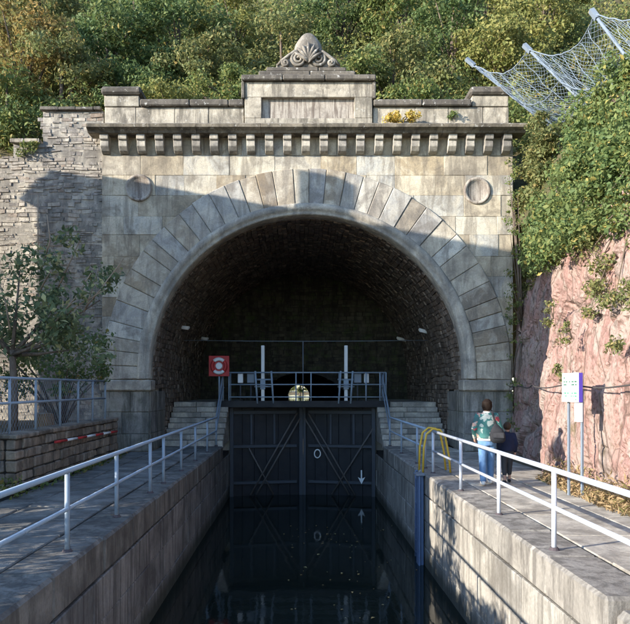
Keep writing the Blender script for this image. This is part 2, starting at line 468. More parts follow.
# ------------------------------------------------------------------ leaf clouds
def leaves_mesh(name, pts, size, nrm=None, up=0.35, spread=1.0, aspect=0.55):
    """one folded leaf (two triangles) per point, random tilt; face attribute rnd"""
    n = len(pts)
    s = size * (0.5 + 1.1 * rng.random(n) ** 1.6)[:, None]
    a = rng.normal(size=(n, 3)) * spread
    if nrm is not None:
        a = a + nrm * 1.1
    a[:, 2] += up
    a /= np.linalg.norm(a, axis=1)[:, None] + 1e-9
    r = rng.normal(size=(n, 3))
    u = np.cross(a, r); u /= np.linalg.norm(u, axis=1)[:, None] + 1e-9
    w = np.cross(a, u)
    fold = a * (s * 0.12)
    p0 = pts - u * s * 0.5
    p1 = pts + w * s * aspect * 0.5 + fold
    p2 = pts + u * s * 0.5
    p3 = pts - w * s * aspect * 0.5 + fold
    V = np.stack([p0, p1, p2, p3], 1).reshape(-1, 3)
    me = bpy.data.meshes.new(name)
    me.vertices.add(4 * n)
    me.vertices.foreach_set('co', V.astype(np.float32).ravel())
    idx = np.arange(n)[:, None] * 4
    tri = np.concatenate([idx + [0, 1, 2], idx + [0, 2, 3]], 1).reshape(-1)
    me.loops.add(6 * n)
    me.loops.foreach_set('vertex_index', tri.astype(np.int32))
    me.polygons.add(2 * n)
    me.polygons.foreach_set('loop_start', (np.arange(2 * n) * 3).astype(np.int32))
    me.polygons.foreach_set('loop_total', np.full(2 * n, 3, np.int32))
    at_ = me.attributes.new('rnd', 'FLOAT', 'FACE')
    at_.data.foreach_set('value', np.repeat(rng.random(n), 2).astype(np.float32))
    me.update(calc_edges=True)
    me.validate()
    return me

def clump_points(centers, radii, n):
    k = rng.integers(0, len(centers), n)
    d = rng.normal(size=(n, 3))
    d /= np.linalg.norm(d, axis=1)[:, None]
    r = rng.random(n) ** 0.45
    c = np.asarray(centers)[k]
    R = np.asarray(radii)[k][:, None]
    off = d * r[:, None] * R
    off[:, 2] *= 0.75
    return c + off, d

# ------------------------------------------------------------------ the setting: ground, water, quays
LX, RX = -2.46, 2.79      # faces of the lock chamber
PY = 21.0                 # plane of the portal
def struct(o): return tag(o, kind='structure')
g = bmesh.new()
for v in ((-400, -200), (400, -200), (400, 600), (-400, 600)):
    g.verts.new((v[0], v[1], -5.6))
g.faces.new(g.verts)
struct(from_bm('ground', g, M['soil']))
def sheet(name, x0, x1, y0, y1, z, mat):
    b = bmesh.new()
    for p in ((x0, y0), (x1, y0), (x1, y1), (x0, y1)):
        b.verts.new((p[0], p[1], z))
    b.faces.new(b.verts)
    return struct(from_bm(name, b, mat))
sheet('canal_water', LX - 0.3, RX + 0.3, -25, 25.6, -2.0, M['water'])
sheet('upper_canal_water', LX - 0.2, RX + 0.2, 26.2, 260, 0.0, M['water'])
lb = struct(box('left_quay', -60, LX - 0.55, -20, 20.95, -5.5, -0.035, M['dark_mortar'], bev=0))
rb = struct(box('right_quay', RX + 0.55, 60, -20, 20.95, -5.5, -0.025, M['soil'], bev=0))

# paving: each slab its own piece
def pave(parent, x0, x1, y0, y1, w, l, mat, gap=0.018, jit=0.0):
    nrow = max(1, round((x1 - x0) / w))
    ww = (x1 - x0) / nrow
    for r in range(nrow):
        y = y0 - random.uniform(0, l)
        while y < y1:
            ll = l * random.uniform(0.75, 1.3)
            a, b = max(y, y0), min(y + ll, y1)
            if b - a > 0.12:
                z = random.uniform(-0.008, 0.006)
                box('paving_slab', x0 + r * ww + gap / 2, x0 + (r + 1) * ww - gap / 2, a + gap / 2, b - gap / 2, -0.12, z, mat, parent, 0.014, 0.004)
            y += ll
pave(lb, -5.0, LX - 0.62, 4.0, 20.9, 0.58, 0.8, M['slab'], 0.036)
pave(rb, RX + 0.62, 5.6, 3.5, 20.9, 1.1, 1.7, M['slab_r'], 0.016)

# lock chamber walls, block by block
def lock_wall(side, mat, label):
    t = thing('lock_wall', label, 'wall', (LX if side < 0 else RX, 4, 0))
    x = LX if side < 0 else RX
    def bx(name, d0, d1, *a, **k):
        if side < 0: return box(name, x - d1, x - d0, *a, **k)
        return box(name, x + d0, x + d1, *a, **k)
    bx('wall_core', 0.05, 0.56, 2.5, 25.9, -4.5, -0.35, M['dark_mortar'], t, bev=0)
    y = 2.5 if side < 0 else 6.35
    while y < 22.9:                                  # coping stones
        l = random.uniform(1.3, 1.9)
        b = min(y + l, 22.9)
        if b > 22.3: b = 22.9
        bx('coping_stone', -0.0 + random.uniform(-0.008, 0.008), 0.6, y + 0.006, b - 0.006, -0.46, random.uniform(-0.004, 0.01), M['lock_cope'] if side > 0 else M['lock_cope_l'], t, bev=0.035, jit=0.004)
        y = b
    zc = [-0.47, -1.02, -1.6, -2.2, -2.9]
    for r in range(4):
        y = 2.5 - random.uniform(0, 1.2)
        while y < 25.3:
            l = random.uniform(0.95, 1.7)
            a, b = max(y, 2.5), min(y + l, 25.3)
            if b - a > 0.1:
                bx('wall_block', random.uniform(-0.004, 0.012), 0.4, a + 0.006, b - 0.006, zc[r + 1] + 0.006, zc[r] - 0.006, mat, t, bev=0.012, jit=0.003)
            y += l
    return t
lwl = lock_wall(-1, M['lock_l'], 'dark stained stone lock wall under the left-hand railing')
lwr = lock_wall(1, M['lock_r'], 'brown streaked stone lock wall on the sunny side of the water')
# near recess block of the right wall
box('recess_block', RX + 0.07, RX + 0.6, 2.5, 6.33, -0.5, -0.09, M['lock_cope'], lwr, 0.06, 0.004)

# stone steps up to the gate landing
def stairs(side, label):
    t = thing('stone_steps', label, 'steps', (0.2 + side * 3.7, 22.9, 0))
    x0, x1 = (-4.42, LX) if side < 0 else (RX, 4.92)
    for i in range(8):
        y0 = 22.9 + 0.29 * i
        xs = [x0, x0 + (x1 - x0) * random.uniform(0.35, 0.65), x1]
        for k in range(2):
            box('step', xs[k] + 0.004, xs[k + 1] - 0.004, y0, 25.3 if i == 7 else y0 + 0.4, i * 0.175 + 0.004 - (0.1 if i == 0 else 0), (i + 1) * 0.175, M['step'], t, 0.015, 0.004)
        if i: box('step_core', x0 + 0.02, x1 - 0.02, y0 + 0.2, 25.6, i * 0.175 - 0.17, i * 0.175 + 0.003, M['step'], t, 0)
    box('landing', x0, x1, 25.32, 31.95, -3, 1.395, M['step'], t, 0.01)
    box('stair_base', x0 + (0 if side < 0 else 0.55), x1 - (0.55 if side < 0 else 0), 20.96, 25.3, -3, -0.09, M['slab'], t, 0)
    return t
stairs(-1, 'stone steps climbing beside the red lifebuoy to the lock gate')
stairs(1, 'stone steps climbing beyond the yellow ladder hoops to the lock gate')
for s in (-1, 1):
    x0, x1 = (-4.42, LX - 0.6) if s < 0 else (RX + 0.6, 4.92)
    pave(lb if s < 0 else rb, x0, x1, 20.95, 22.88, 0.9, 0.9, M['slab'] if s < 0 else M['slab_r'])

# ------------------------------------------------------------------ tunnel portal
CX, CZ = 0.27, 2.35
R_IN, R_MO, R_OUT = 4.74, 5.07, 6.12
PX0, PX1 = -5.88, 6.45
portal = thing('tunnel_portal', 'monumental sandstone tunnel portal with round arch, corbelled cornice and carved crest', 'tunnel portal', (CX, PY, 0))
# core wall with the arch cut out
N = 48
poly = [(PX0 + 0.02, -0.1), (-4.47, -0.1)] + [(CX - (R_IN + 0.02) * math.cos(a), CZ + (R_IN + 0.02) * math.sin(a)) for a in [PI * i / N for i in range(N + 1)]] + [(5.01, -0.1), (PX1 - 0.02, -0.1), (PX1 - 0.02, 9.5), (PX0 + 0.02, 9.5)]
prism('wall_core', poly, PY + 0.025, 22.55, M['mortar'], portal, 0)

def carve(x0, x1, z0, z1, rad):
    """rectangle minus the arch disc, as polygons (upper half only)"""
    n = max(2, int((x1 - x0) / 0.07))
    xs = [x0 + (x1 - x0) * i / n for i in range(n + 1)]
    lo = []
    for x in xs:
        d = rad * rad - (x - CX) ** 2
        lo.append(max(z0, CZ + math.sqrt(d)) if d > 0 and CZ + math.sqrt(d) > z0 else z0)
    ok = [l < z1 - 0.03 for l in lo]
    pieces, cur = [], []
    for x, l, k in zip(xs, lo, ok):
        if k: cur.append((x, l))
        elif cur:
            pieces.append(cur); cur = []
    if cur: pieces.append(cur)
    res = []
    for c in pieces:
        if len(c) < 2 or c[-1][0] - c[0][0] < 0.1: continue
        pts = [c[0]]
        for i in range(1, len(c) - 1):
            if not (abs(c[i][1] - z0) < 1e-6 and abs(c[i - 1][1] - z0) < 1e-6 and abs(c[i + 1][1] - z0) < 1e-6):
                pts.append(c[i])
        pts.append(c[-1])
        res.append(pts + [(c[-1][0], z1), (c[0][0], z1)])
    return res

rows = [2.2, 2.85, 3.4, 4.05, 4.62, 5.25, 5.85, 6.5, 7.05, 7.68, 8.28, 8.88, 9.45]
for r in range(len(rows) - 1):
    z0, z1 = rows[r], rows[r + 1]
    x = PX0 - (random.uniform(0.3, 0.9) if r % 2 else 0)
    while x < PX1:
        l = random.uniform(0.85, 1.6)
        a, b = max(x, PX0), min(x + l, PX1)
        if PX1 - b < 0.35: b = PX1; l = b - x + 0.01
        if b - a > 0.1:
            pr = random.uniform(-0.012, 0.012)
            for pl in carve(a + 0.002, b - 0.002, z0 + 0.002, z1 - 0.002, 5.8):
                prism('ashlar_block', pl, PY + pr, PY + 0.12, M['ashlar'], portal, 0.006)
        x += l
# piers under the impost
for (a, b) in ((PX0, -4.47), (5.01, PX1)):
    z = 0.0
    for k, h in enumerate((0.52, 0.66, 0.62)):
        c = a + (b - a) * (0.42 if k % 2 else 0.6)
        for (p, q) in ((a, c), (c, b)):
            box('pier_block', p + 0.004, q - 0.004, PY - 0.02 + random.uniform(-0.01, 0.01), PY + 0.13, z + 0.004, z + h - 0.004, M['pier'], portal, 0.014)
        z += h
    z = 0
    inner, out = (b, 1) if a < 0 else (a, -1)
    for k, h in enumerate((0.52, 0.66, 0.62)):      # reveal side
        for q in range(2):
            y0 = PY + 0.135 + q * 1.15
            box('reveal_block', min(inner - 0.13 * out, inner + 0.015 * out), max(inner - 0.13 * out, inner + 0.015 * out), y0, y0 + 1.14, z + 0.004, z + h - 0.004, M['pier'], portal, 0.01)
        z += h
    box('impost', a - 0.05, b + 0.07 if a < 0 else b + 0.04, PY - 0.10, PY + 0.6, 1.82, 2.14, M['arch'], portal, 0.03) if a < 0 else \
        box('impost', a - 0.07, b - 0.01, PY - 0.10, PY + 0.6, 1.82, 2.14, M['arch'], portal, 0.03)
# voussoirs
ang = [-2.0]
w = [random.uniform(0.78, 1.25) for _ in range(37)]
for q in w: ang.append(ang[-1] + 184 * q / sum(w))
for i in range(37):
    a0, a1 = math.radians(ang[i] + 0.06), math.radians(ang[i + 1] - 0.06)
    ro = R_OUT + random.uniform(-0.012, 0.012)
    pts = []
    for k in range(4):
        a = a0 + (a1 - a0) * k / 3
        pts.append((CX + ro * math.cos(a), CZ + ro * math.sin(a)))
    for k in range(4):
        a = a1 + (a0 - a1) * k / 3
        pts.append((CX + (R_MO - 0.02) * math.cos(a), CZ + (R_MO - 0.02) * math.sin(a)))
    prism('voussoir', pts, PY - 0.055 + random.uniform(-0.018, 0.018), PY + 0.1, M['voussoir'], portal, 0.018)
# archivolt moulding: swept profile (radius, y)
prof = [(R_IN - 0.0, PY + 0.5), (R_IN - 0.0, PY - 0.02), (R_IN + 0.05, PY - 0.06), (R_IN + 0.10, PY - 0.03), (R_IN + 0.14, PY - 0.10), (R_IN + 0.24, PY - 0.13), (R_IN + 0.31, PY - 0.11), (R_IN + 0.35, PY - 0.05), (R_IN + 0.35, PY + 0.1)]
b = bmesh.new()
ringv = []
for i in range(73):
    a = math.radians(-2 + 184 * i / 72)
    ringv.append([b.verts.new((CX + r * math.cos(a), y, CZ + r * math.sin(a))) for r, y in prof])
for i in range(72):
    for k in range(len(prof) - 1):
        b.faces.new((ringv[i][k], ringv[i + 1][k], ringv[i + 1][k + 1], ringv[i][k + 1]))
bmesh.ops.recalc_face_normals(b, faces=b.faces)
reparent(from_bm('archivolt', b, M['arch'], None, True), portal)
# corbels and cornice
cp = [(0, 0), (0, 0.51), (-0.40, 0.51), (-0.40, 0.36), (-0.33, 0.33), (-0.33, 0.17), (-0.22, 0.05), (-0.10, 0.0)]
cb = bmesh.new()
fa = [cb.verts.new((-0.125, y, z)) for y, z in cp]
fb = [cb.verts.new((0.125, y, z)) for y, z in cp]
cb.faces.new(fa); cb.faces.new(list(reversed(fb)))
for i in range(len(cp)):
    j = (i + 1) % len(cp)
    cb.faces.new((fa[i], fb[i], fb[j], fa[j]))
bmesh.ops.recalc_face_normals(cb, faces=cb.faces)
bmesh.ops.bevel(cb, geom=list(cb.edges), offset=0.012, segments=1, affect='EDGES')
c0 = from_bm('corbel', cb, M['corbel'])
NCB = 23
for i in range(NCB):
    o = c0 if i == 0 else c0.copy()
    if i: C.objects.link(o)
    o.parent = portal
    o.matrix_parent_inverse = Matrix.Translation(portal.location).inverted()
    o.location = (-5.74 + i * (6.2 + 5.74) / (NCB - 1), PY + 0.06, 8.9)
    o.rotation_euler = (0, random.uniform(-0.02, 0.02), random.uniform(-0.03, 0.03))
# cornice stones (profile extruded along x)
cpro = [(PY + 0.1, 9.41), (PY - 0.40, 9.41), (PY - 0.45, 9.46), (PY - 0.58, 9.52), (PY - 0.60, 9.60), (PY - 0.50, 9.66), (PY + 0.1, 9.70)]
x = PX0 - 0.32
while x < PX1 + 0.2:
    l = random.uniform(1.4, 2.0)
    e = min(x + l, PX1 + 0.25)
    if PX1 + 0.25 - e < 0.5: e = PX1 + 0.25
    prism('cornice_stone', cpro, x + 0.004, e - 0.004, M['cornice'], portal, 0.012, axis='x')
    x = e + 1e-4
# parapet
def row(name, x0, x1, y0, y1, z0, z1, mat, lmin, lmax, bev=0.015):
    x = x0
    while x < x1 - 1e-3:
        e = min(x + random.uniform(lmin, lmax), x1)
        if x1 - e < 0.3: e = x1
        box(name, x + 0.004, e - 0.004, y0 + random.uniform(-0.008, 0.008), y1, z0 + 0.003, z1 - 0.003, mat, portal, bev, 0.003)
        x = e
PF = PY - 0.02
row('parapet_block', -5.80, -1.62, PF, PF + 0.7, 9.705, 10.32, M['parapet'], 0.9, 1.5)
row('parapet_block', 2.25, 6.32, PF, PF + 0.7, 9.705, 10.32, M['parapet'], 0.9, 1.5)
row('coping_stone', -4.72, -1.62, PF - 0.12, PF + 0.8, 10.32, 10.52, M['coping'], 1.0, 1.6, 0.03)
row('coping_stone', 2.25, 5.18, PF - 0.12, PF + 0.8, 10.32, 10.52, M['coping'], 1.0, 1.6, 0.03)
for (a, b_) in ((-5.80, -4.76), (5.22, 6.30)):
    box('end_pier', a, b_, PF - 0.03, PF + 0.75, 10.33, 10.66, M['parapet'], portal, 0.015)
    box('pier_cap', a - 0.08, b_ + 0.08, PF - 0.14, PF + 0.85, 10.665, 10.9, M['coping'], portal, 0.06)
# raised centre with sunk panel
x0, x1 = -1.59, 2.22
box('panel_frame', x0, x1, PF - 0.10, PF + 0.7, 9.705, 9.95, M['parapet'], portal, 0.012)
box('panel_frame', x0, x1, PF - 0.10, PF + 0.7, 10.575, 11.03, M['parapet'], portal, 0.012)
box('panel_frame', x0, -1.09, PF - 0.098, PF + 0.7, 9.953, 10.572, M['parapet'], portal, 0.012)
box('panel_frame', 1.69, x1, PF - 0.098, PF + 0.7, 9.953, 10.572, M['parapet'], portal, 0.012)
box('sunk_panel', -1.09, 1.69, PF + 0.04, PF + 0.6, 9.95, 10.575, M['panel'], portal, 0)
row('centre_coping', x0 - 0.1, x1 + 0.1, PF - 0.24, PF + 0.8, 11.035, 11.2, M['coping'], 1.2, 1.6, 0.03)
for s, xx in ((-1, x0), (1, x1)):
    box('coping_return', min(xx, xx + s * 0.1), max(xx, xx + s * 0.1), PF - 0.15, PF + 0.75, 10.53, 11.03, M['coping'], portal, 0.02)
row('crest_plinth', -1.18, 1.72, PF - 0.12, PF + 0.7, 11.203, 11.36, M['coping'], 1.4, 1.6, 0.03)
row('crest_plinth', -0.95, 1.45, PF - 0.05, PF + 0.6, 11.363, 11.50, M['coping'], 1.4, 1.6, 0.03)
# carved crest: slab, palmette head, scrolls, fronds
GX = 0.31
prism('crest_slab', [(GX + x, 11.503 + z) for x, z in ((-0.98, 0), (0.98, 0), (0.93, 0.13), (0.66, 0.24), (0.42, 0.48), (0.34, 0.62), (-0.34, 0.62), (-0.42, 0.48), (-0.66, 0.24), (-0.93, 0.13))], PF + 0.02, PF + 0.36, M['carved'], portal, 0.03)
hd = bmesh.new()
bmesh.ops.create_uvsphere(hd, u_segments=20, v_segments=12, radius=1)
for v in hd.verts:
    v.co = Vector((GX + v.co.x * 0.40 * (1 - 0.16 * v.co.z) * (1 + 0.05 * math.cos(9 * math.atan2(v.co.x, v.co.z + 1.2))), PF + 0.16 + v.co.y * 0.18, 12.15 + v.co.z * 0.46))
reparent(from_bm('palmette', hd, M['carved'], None, True), portal)
def spiral(cx, cz, r0, turns, sgn, y, a0):
    pts, rad = [], []
    n = int(turns * 18)
    for i in range(n + 1):
        f = i / n
        r = r0 * (1 - 0.86 * f)
        a = a0 + sgn * turns * 2 * PI * f
        pts.append((cx + r * math.cos(a), y - 0.05 * f, cz + r * math.sin(a)))
        rad.append(0.055 * (1 - 0.35 * f))
    return pts, rad
for s in (-1, 1):
    sc = spiral(GX + s * 0.29, 11.75, 0.23, 2.2, -s, PF - 0.0, PI / 2)
    tail = [(GX + s * 0.95, PF + 0.02, 11.56), (GX + s * 0.80, PF, 11.70), (GX + s * 0.58, PF - 0.01, 11.86), (GX + s * 0.42, PF - 0.01, 11.97)]
    tubes('scroll', [sc, (tail + [sc[0][0]], [0.035, 0.05, 0.055, 0.055, 0.05])], M['carved'], portal)
    tubes('small_scroll', [spiral(GX + s * 0.68, 11.64, 0.11, 1.6, -s, PF - 0.0, PI / 2)], M['carved'], portal)
for k, a in enumerate((-62, -40, -20, 0, 20, 40, 62)):
    A = math.radians(a)
    L = 0.62 - 0.0025 * abs(a)
    pts = [(GX + math.sin(A) * L * f * (0.55 + 0.45 * f), PF - 0.06 - 0.04 * math.sin(f * PI), 11.62 + math.cos(A * 0.8) * L * f) for f in (0, 0.25, 0.5, 0.75, 1)]
    tube('frond', pts, [0.02, 0.045, 0.055, 0.05, 0.02], M['carved'], portal)
# roundels
for (mx, mz) in ((-4.77, 7.9), (5.37, 7.81)):
    b = bmesh.new()
    pr = [(0.41, 0.0), (0.40, -0.035), (0.37, -0.05), (0.325, -0.035), (0.30, 0.002), (0.0, -0.012)]
    rv = []
    for i in range(32):
        a = 2 * PI * i / 32
        rv.append([b.verts.new((mx + r * math.cos(a), PY - 0.015 + d, mz + r * math.sin(a))) for r, d in pr[:-1]])
    cv = b.verts.new((mx, PY - 0.018, mz))
    for i in range(32):
        j = (i + 1) % 32
        for k in range(4): b.faces.new((rv[i][k], rv[j][k], rv[j][k + 1], rv[i][k + 1]))
        b.faces.new((rv[i][4], rv[j][4], cv))
    bmesh.ops.recalc_face_normals(b, faces=b.faces)
    reparent(from_bm('roundel', b, M['panel'], None, True), portal)

# ------------------------------------------------------------------ rubble courses joined into one part
def rubble_mesh(name, frames):
    """frames: list of 8-corner lists -> one mesh with face attribute rnd"""
    V, F, Rn = [], [], []
    for co in frames:
        b0 = len(V)
        V += co
        F += [tuple(b0 + i for i in q) for q in ((0, 1, 2, 3), (0, 4, 5, 1), (1, 5, 6, 2), (2, 6, 7, 3), (3, 7, 4, 0))]
        Rn += [random.random()] * 5
    me = bpy.data.meshes.new(name)
    me.from_pydata(V, [], F)
    a = me.attributes.new('rnd', 'FLOAT', 'FACE')
    a.data.foreach_set('value', Rn)
    me.update()
    return me
def stone_corners(fn, u0, u1, v0, v1, d, inset):
    """fn(u, v, depth) -> point; front face inset for a rounded look"""
    j = lambda: random.uniform(-inset * 0.7, inset * 0.7)
    tl = random.uniform(-0.012, 0.012)
    f = [fn(u0 + inset + j(), v0 + tl + inset * 0.6 + j() * 0.5, d), fn(u1 - inset + j(), v0 + inset * 0.6 + j() * 0.5, d + j() * 0.3), fn(u1 - inset + j(), v1 - inset * 0.6 + j() * 0.5, d), fn(u0 + inset + j(), v1 - inset * 0.6 + j() * 0.5, d + j() * 0.3)]
    k = [fn(u0, v0, -0.05), fn(u1, v0, -0.05), fn(u1, v1, -0.05), fn(u0, v1, -0.05)]
    return f + k
def wobble(fn, amp):
    def g_(u, v, d):
        w_ = amp * (noise.noise(Vector((u * 1.1, v * 0.9, 2.2))) + 0.6 * noise.noise(Vector((u * 3.3, v * 2.5, 7.7))))
        return fn(u, v + w_, d)
    return g_
def rubble_fill(fn, u0, u1, v0, v1, lmin, lmax, hmin, hmax, dmin, dmax, keep=None):
    out = []
    v = v0
    while v < v1 - 0.03:
        h = min(random.uniform(hmin, hmax), v1 - v)
        u = u0 - random.uniform(0, lmax)
        while u < u1:
            l = random.uniform(lmin, lmax)
            a, b_ = max(u, u0), min(u + l, u1)
            if b_ - a > 0.05 and (keep is None or keep((a + b_) / 2, v + h / 2)):
                out.append(stone_corners(fn, a + 0.003, b_ - 0.003, v + 0.0025, v + h - 0.0025, random.uniform(dmin, dmax), 0.014))
            u += l
        v += h
    return out

# wing wall to the left of the portal
wing = thing('wing_wall', 'thin-coursed grey rubble wing wall left of the portal', 'wall', (-9, PY + 0.3, 0))
def wing_top(x): return 10.30 if x > -7.72 else (9.32 if x > -8.62 else 8.75 + 0.25 * math.sin(x * 2))
prism('wall_core', [(-15, -0.5), (PX0 - 0.01, -0.5), (PX0 - 0.01, 10.28), (-7.72, 10.28), (-7.72, 9.3), (-8.62, 9.3), (-8.62, 8.7), (-15, 8.4)], PY + 0.205, 22.4, M['mortar'], wing, 0)
st = rubble_fill(wobble(lambda u, v, d: (u, PY + 0.20 - d, v), 0.045), -15, PX0 - 0.02, 0.5, 10.28, 0.09, 0.42, 0.035, 0.13, -0.02, 0.028, lambda u, v: v < wing_top(u) - 0.05)
o = me_obj('rubble_stones', rubble_mesh('rubble_stones', st), M['rubble']); reparent(o, wing); o['kind'] = 'stuff'
x = -7.78
while x < PX0 - 0.06:
    e = min(x + random.uniform(0.4, 0.6), PX0 - 0.06)
    box('capping_stone', x, e - 0.01, PY + 0.08, 22.4, 10.285, 10.37 + random.uniform(0, 0.03), M['coping'], wing, 0.015, 0.006); x = e
x = -8.68
while x < -7.8:
    e = min(x + 0.42, -7.79)
    box('capping_stone', x, e - 0.01, PY + 0.08, 22.4, 9.305, 9.42, M['parapet'], wing, 0.015, 0.006); x = e

# vaulted hall behind the arch
HY = 32.0
hall = thing('tunnel_vault', 'dark brown rubble-lined tunnel vault behind the arch', 'tunnel', (CX, PY + 0.5, 0))
b = bmesh.new()
def vp(a, R): return (CX - R * math.cos(a), CZ + R * math.sin(a))
pf = [(-4.47 - 0.06, -0.2), (-4.47 - 0.06, CZ)] + [vp(PI * i / 40, R_IN + 0.06) for i in range(41)] + [(5.01 + 0.06, CZ), (5.01 + 0.06, -0.2)]
A = [b.verts.new((p[0], PY + 0.45, p[1])) for p in pf]
B = [b.verts.new((p[0], HY + 0.2, p[1])) for p in pf]
for i in range(len(pf) - 1):
    b.faces.new((A[i], A[i + 1], B[i + 1], B[i]))
reparent(from_bm('vault_core', b, M['dark_mortar']), hall)
arc = PI * R_IN
def vault_fn(u, v, d):
    # v runs from left ground over the crown to the right ground, u along y
    if v < 2.3: return (-4.47 + d, u, v)
    if v > 2.3 + arc: return (5.01 - d, u, 2.3 - (v - 2.3 - arc))
    x, z = vp((v - 2.3) / R_IN, R_IN - d)
    return (x, u, z)
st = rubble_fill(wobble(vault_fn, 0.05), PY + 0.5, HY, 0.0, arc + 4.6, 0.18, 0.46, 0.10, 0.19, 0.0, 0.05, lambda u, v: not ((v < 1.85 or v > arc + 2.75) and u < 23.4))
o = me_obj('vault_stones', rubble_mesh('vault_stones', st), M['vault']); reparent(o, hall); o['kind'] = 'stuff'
# inner head wall with the lower bore
BX, BR = 0.2, 2.6
head = thing('inner_head_wall', 'mossy rubble head wall deep inside the vault around the low bore', 'wall', (BX, HY, 0))
poly = [(-5, -3), (BX - BR, -3)] + [(BX - BR * math.cos(PI * i / 32), BR * math.sin(PI * i / 32)) for i in range(33)] + [(BX + BR, -3), (5.4, -3), (5.4, 7.6), (-5, 7.6)]
prism('wall_core', poly, HY + 0.05, HY + 0.8, M['dark_mortar'], head, 0)
def in_hall(u, v):
    return (u - BX) ** 2 + v * v > (BR + 0.1) ** 2 and not (abs(u - BX) < BR + 0.1 and v < 0)
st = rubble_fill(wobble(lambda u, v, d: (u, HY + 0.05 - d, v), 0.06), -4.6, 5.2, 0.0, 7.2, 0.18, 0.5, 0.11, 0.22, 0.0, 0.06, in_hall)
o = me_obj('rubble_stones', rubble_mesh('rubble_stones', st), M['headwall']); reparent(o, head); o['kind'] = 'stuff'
# bore to the far end
b = bmesh.new()
pf = [(BX - BR, -3)] + [(BX - BR * math.cos(PI * i / 24), BR * math.sin(PI * i / 24)) for i in range(25)] + [(BX + BR, -3)]
ys = [HY + 0.7 + (175 - HY) * i / 24 for i in range(25)]
rr = [[b.verts.new((p[0], y, p[1])) for p in pf] for y in ys]
for i in range(24):
    for k in range(len(pf) - 1):
        b.faces.new((rr[i][k], rr[i][k + 1], rr[i + 1][k + 1], rr[i + 1][k]))
bo = from_bm('bore_lining', b, M['dark_mortar'])
bore = thing('tunnel_bore', 'low dark bore running through the hill to daylight', 'tunnel', (BX, HY, 0))
reparent(bo, bore)
box('far_headwall', -14, BX - BR - 0.01, 174.5, 175.4, -3, 7, M['rubble'], bore, 0)
box('far_headwall', BX + BR + 0.01, 14, 174.5, 175.4, -3, 7, M['rubble'], bore, 0)

# ------------------------------------------------------------------ hillside
def hill_h(x, y):
    if y > 22.2:
        m = 9.3 + 0.85 * (y - 22.5)
        if y > 60: m = 41.2 - 0.22 * (y - 60)
        if y > 105: m = 31.3 - 0.42 * (y - 105)
        m = max(m, 4.5)
    else:
        m = -9
    r = -9
    if x > 5.3:
        r = 4.4 + 2.2 * (x - 5.4)
        if x > 7.4: r = 8.8 + 0.75 * (x - 7.4)
        r = min(r, 34)
        if y > 90: r = min(r, 34 - 0.42 * (y - 90))
    h = max(m, r)
    return h + 0.5 * noise.noise(Vector((x * 0.35, y * 0.35, 3.1))) + 0.2 * noise.noise(Vector((x * 1.3, y * 1.3, 8)))
b = bmesh.new()
xs = [-80, -60, -45, -34, -28] + [-24 + 0.8 * i for i in range(61)] + [28, 34, 45, 60, 80]
ys = [-20, -10, -4, 0] + [2 + 0.8 * i for i in range(26)] + [22.25, 22.9] + [23.6 + 0.9 * i for i in range(24)] + [46 + 4 * i for i in range(32)] + [173.5]
vv = {}
for i, x in enumerate(xs):
    for j, y in enumerate(ys):
        if y >= 22.2 or x >= 5.75:
            vv[i, j] = b.verts.new((x, y, hill_h(x, y)))
for i in range(len(xs) - 1):
    for j in range(len(ys) - 1):
        q = [(i, j), (i + 1, j), (i + 1, j + 1), (i, j + 1)]
        if all(k in vv for k in q):
            b.faces.new([vv[k] for k in q])
struct(from_bm('hillside', b, M['hill'], None, True))
# far bank beyond the tunnel
struct(box('far_bank', -40, 40, 215, 300, -5, 0.6, M['soil'], bev=0))

# ------------------------------------------------------------------ rock face on the right
path = [(0, 5.9), (4, 5.65), (8, 5.3), (11, 5.2), (13, 5.24), (15.6, 5.42), (16.6, 5.66), (17.6, 5.95), (19, 6.2), (21.3, 6.4)]
def path_x(y):
    for (a, xa), (c, xc) in zip(path, path[1:]):
        if y <= c:
            f = (y - a) / (c - a)
            return xa + (xc - xa) * f
    return path[-1][1]
NR, NZ = 300, 100
V, F = [], []
for i in range(NR + 1):
    y = 2 + (21.25 - 2) * i / NR
    for k in range(NZ + 1):
        f = k / NZ
        z = -0.15 + 5.6 * f
        x = path_x(y) + 0.05 * z + 0.9 * max(0, f - 0.78) ** 1.3 * 2.5
        d = 0.20 * noise.noise(Vector((0, y * 0.5, z * 0.4)))
        wq = Vector((0, y, z)) + 0.25 * Vector((0, noise.noise(Vector((2, y, z))), noise.noise(Vector((6, y, z)))))
        for sc_, am, tl_, cr in ((0.5, 0.14, 0.22, 0.12), (1.5, 0.07, 0.30, 0.08), (4.6, 0.022, 0.20, 0.018)):
            q = Vector((0, (wq.y + 0.45 * wq.z) * sc_, (wq.z * 0.6 - 0.15 * wq.y) * sc_))
            ds, ps = noise.voronoi(q)
            h1 = math.sin(ps[0].y * 91.7 + ps[0].z * 47.3) * 43758.5; h1 -= math.floor(h1)
            h2 = math.sin(ps[0].y * 31.1 + ps[0].z * 77.9) * 9631.7; h2 -= math.floor(h2)
            h3 = math.sin(ps[0].y * 57.3 + ps[0].z * 13.9) * 7531.7; h3 -= math.floor(h3)
            d += am * (h1 - 0.5) + tl_ / sc_ * 0.6 * ((h2 - 0.5) * (q.y - ps[0].y) + (h3 - 0.6) * (q.z - ps[0].z))
            d -= cr * max(0, 0.08 - (ds[1] - ds[0])) / 0.08
        d += 0.03 * noise.noise(Vector((5, y * 8, z * 6)))
        if 11.4 < y < 13.6 and z < 3: d *= 0.55
        fade = 1.0 if y < 20.2 else max(0.15, (21.4 - y) / 1.2)
        V.append((x - d * fade * 0.9 + 0.05, y, z))
for k in range(NZ + 1):
    V.append((8.5, 21.7, -0.15 + 5.6 * k / NZ))
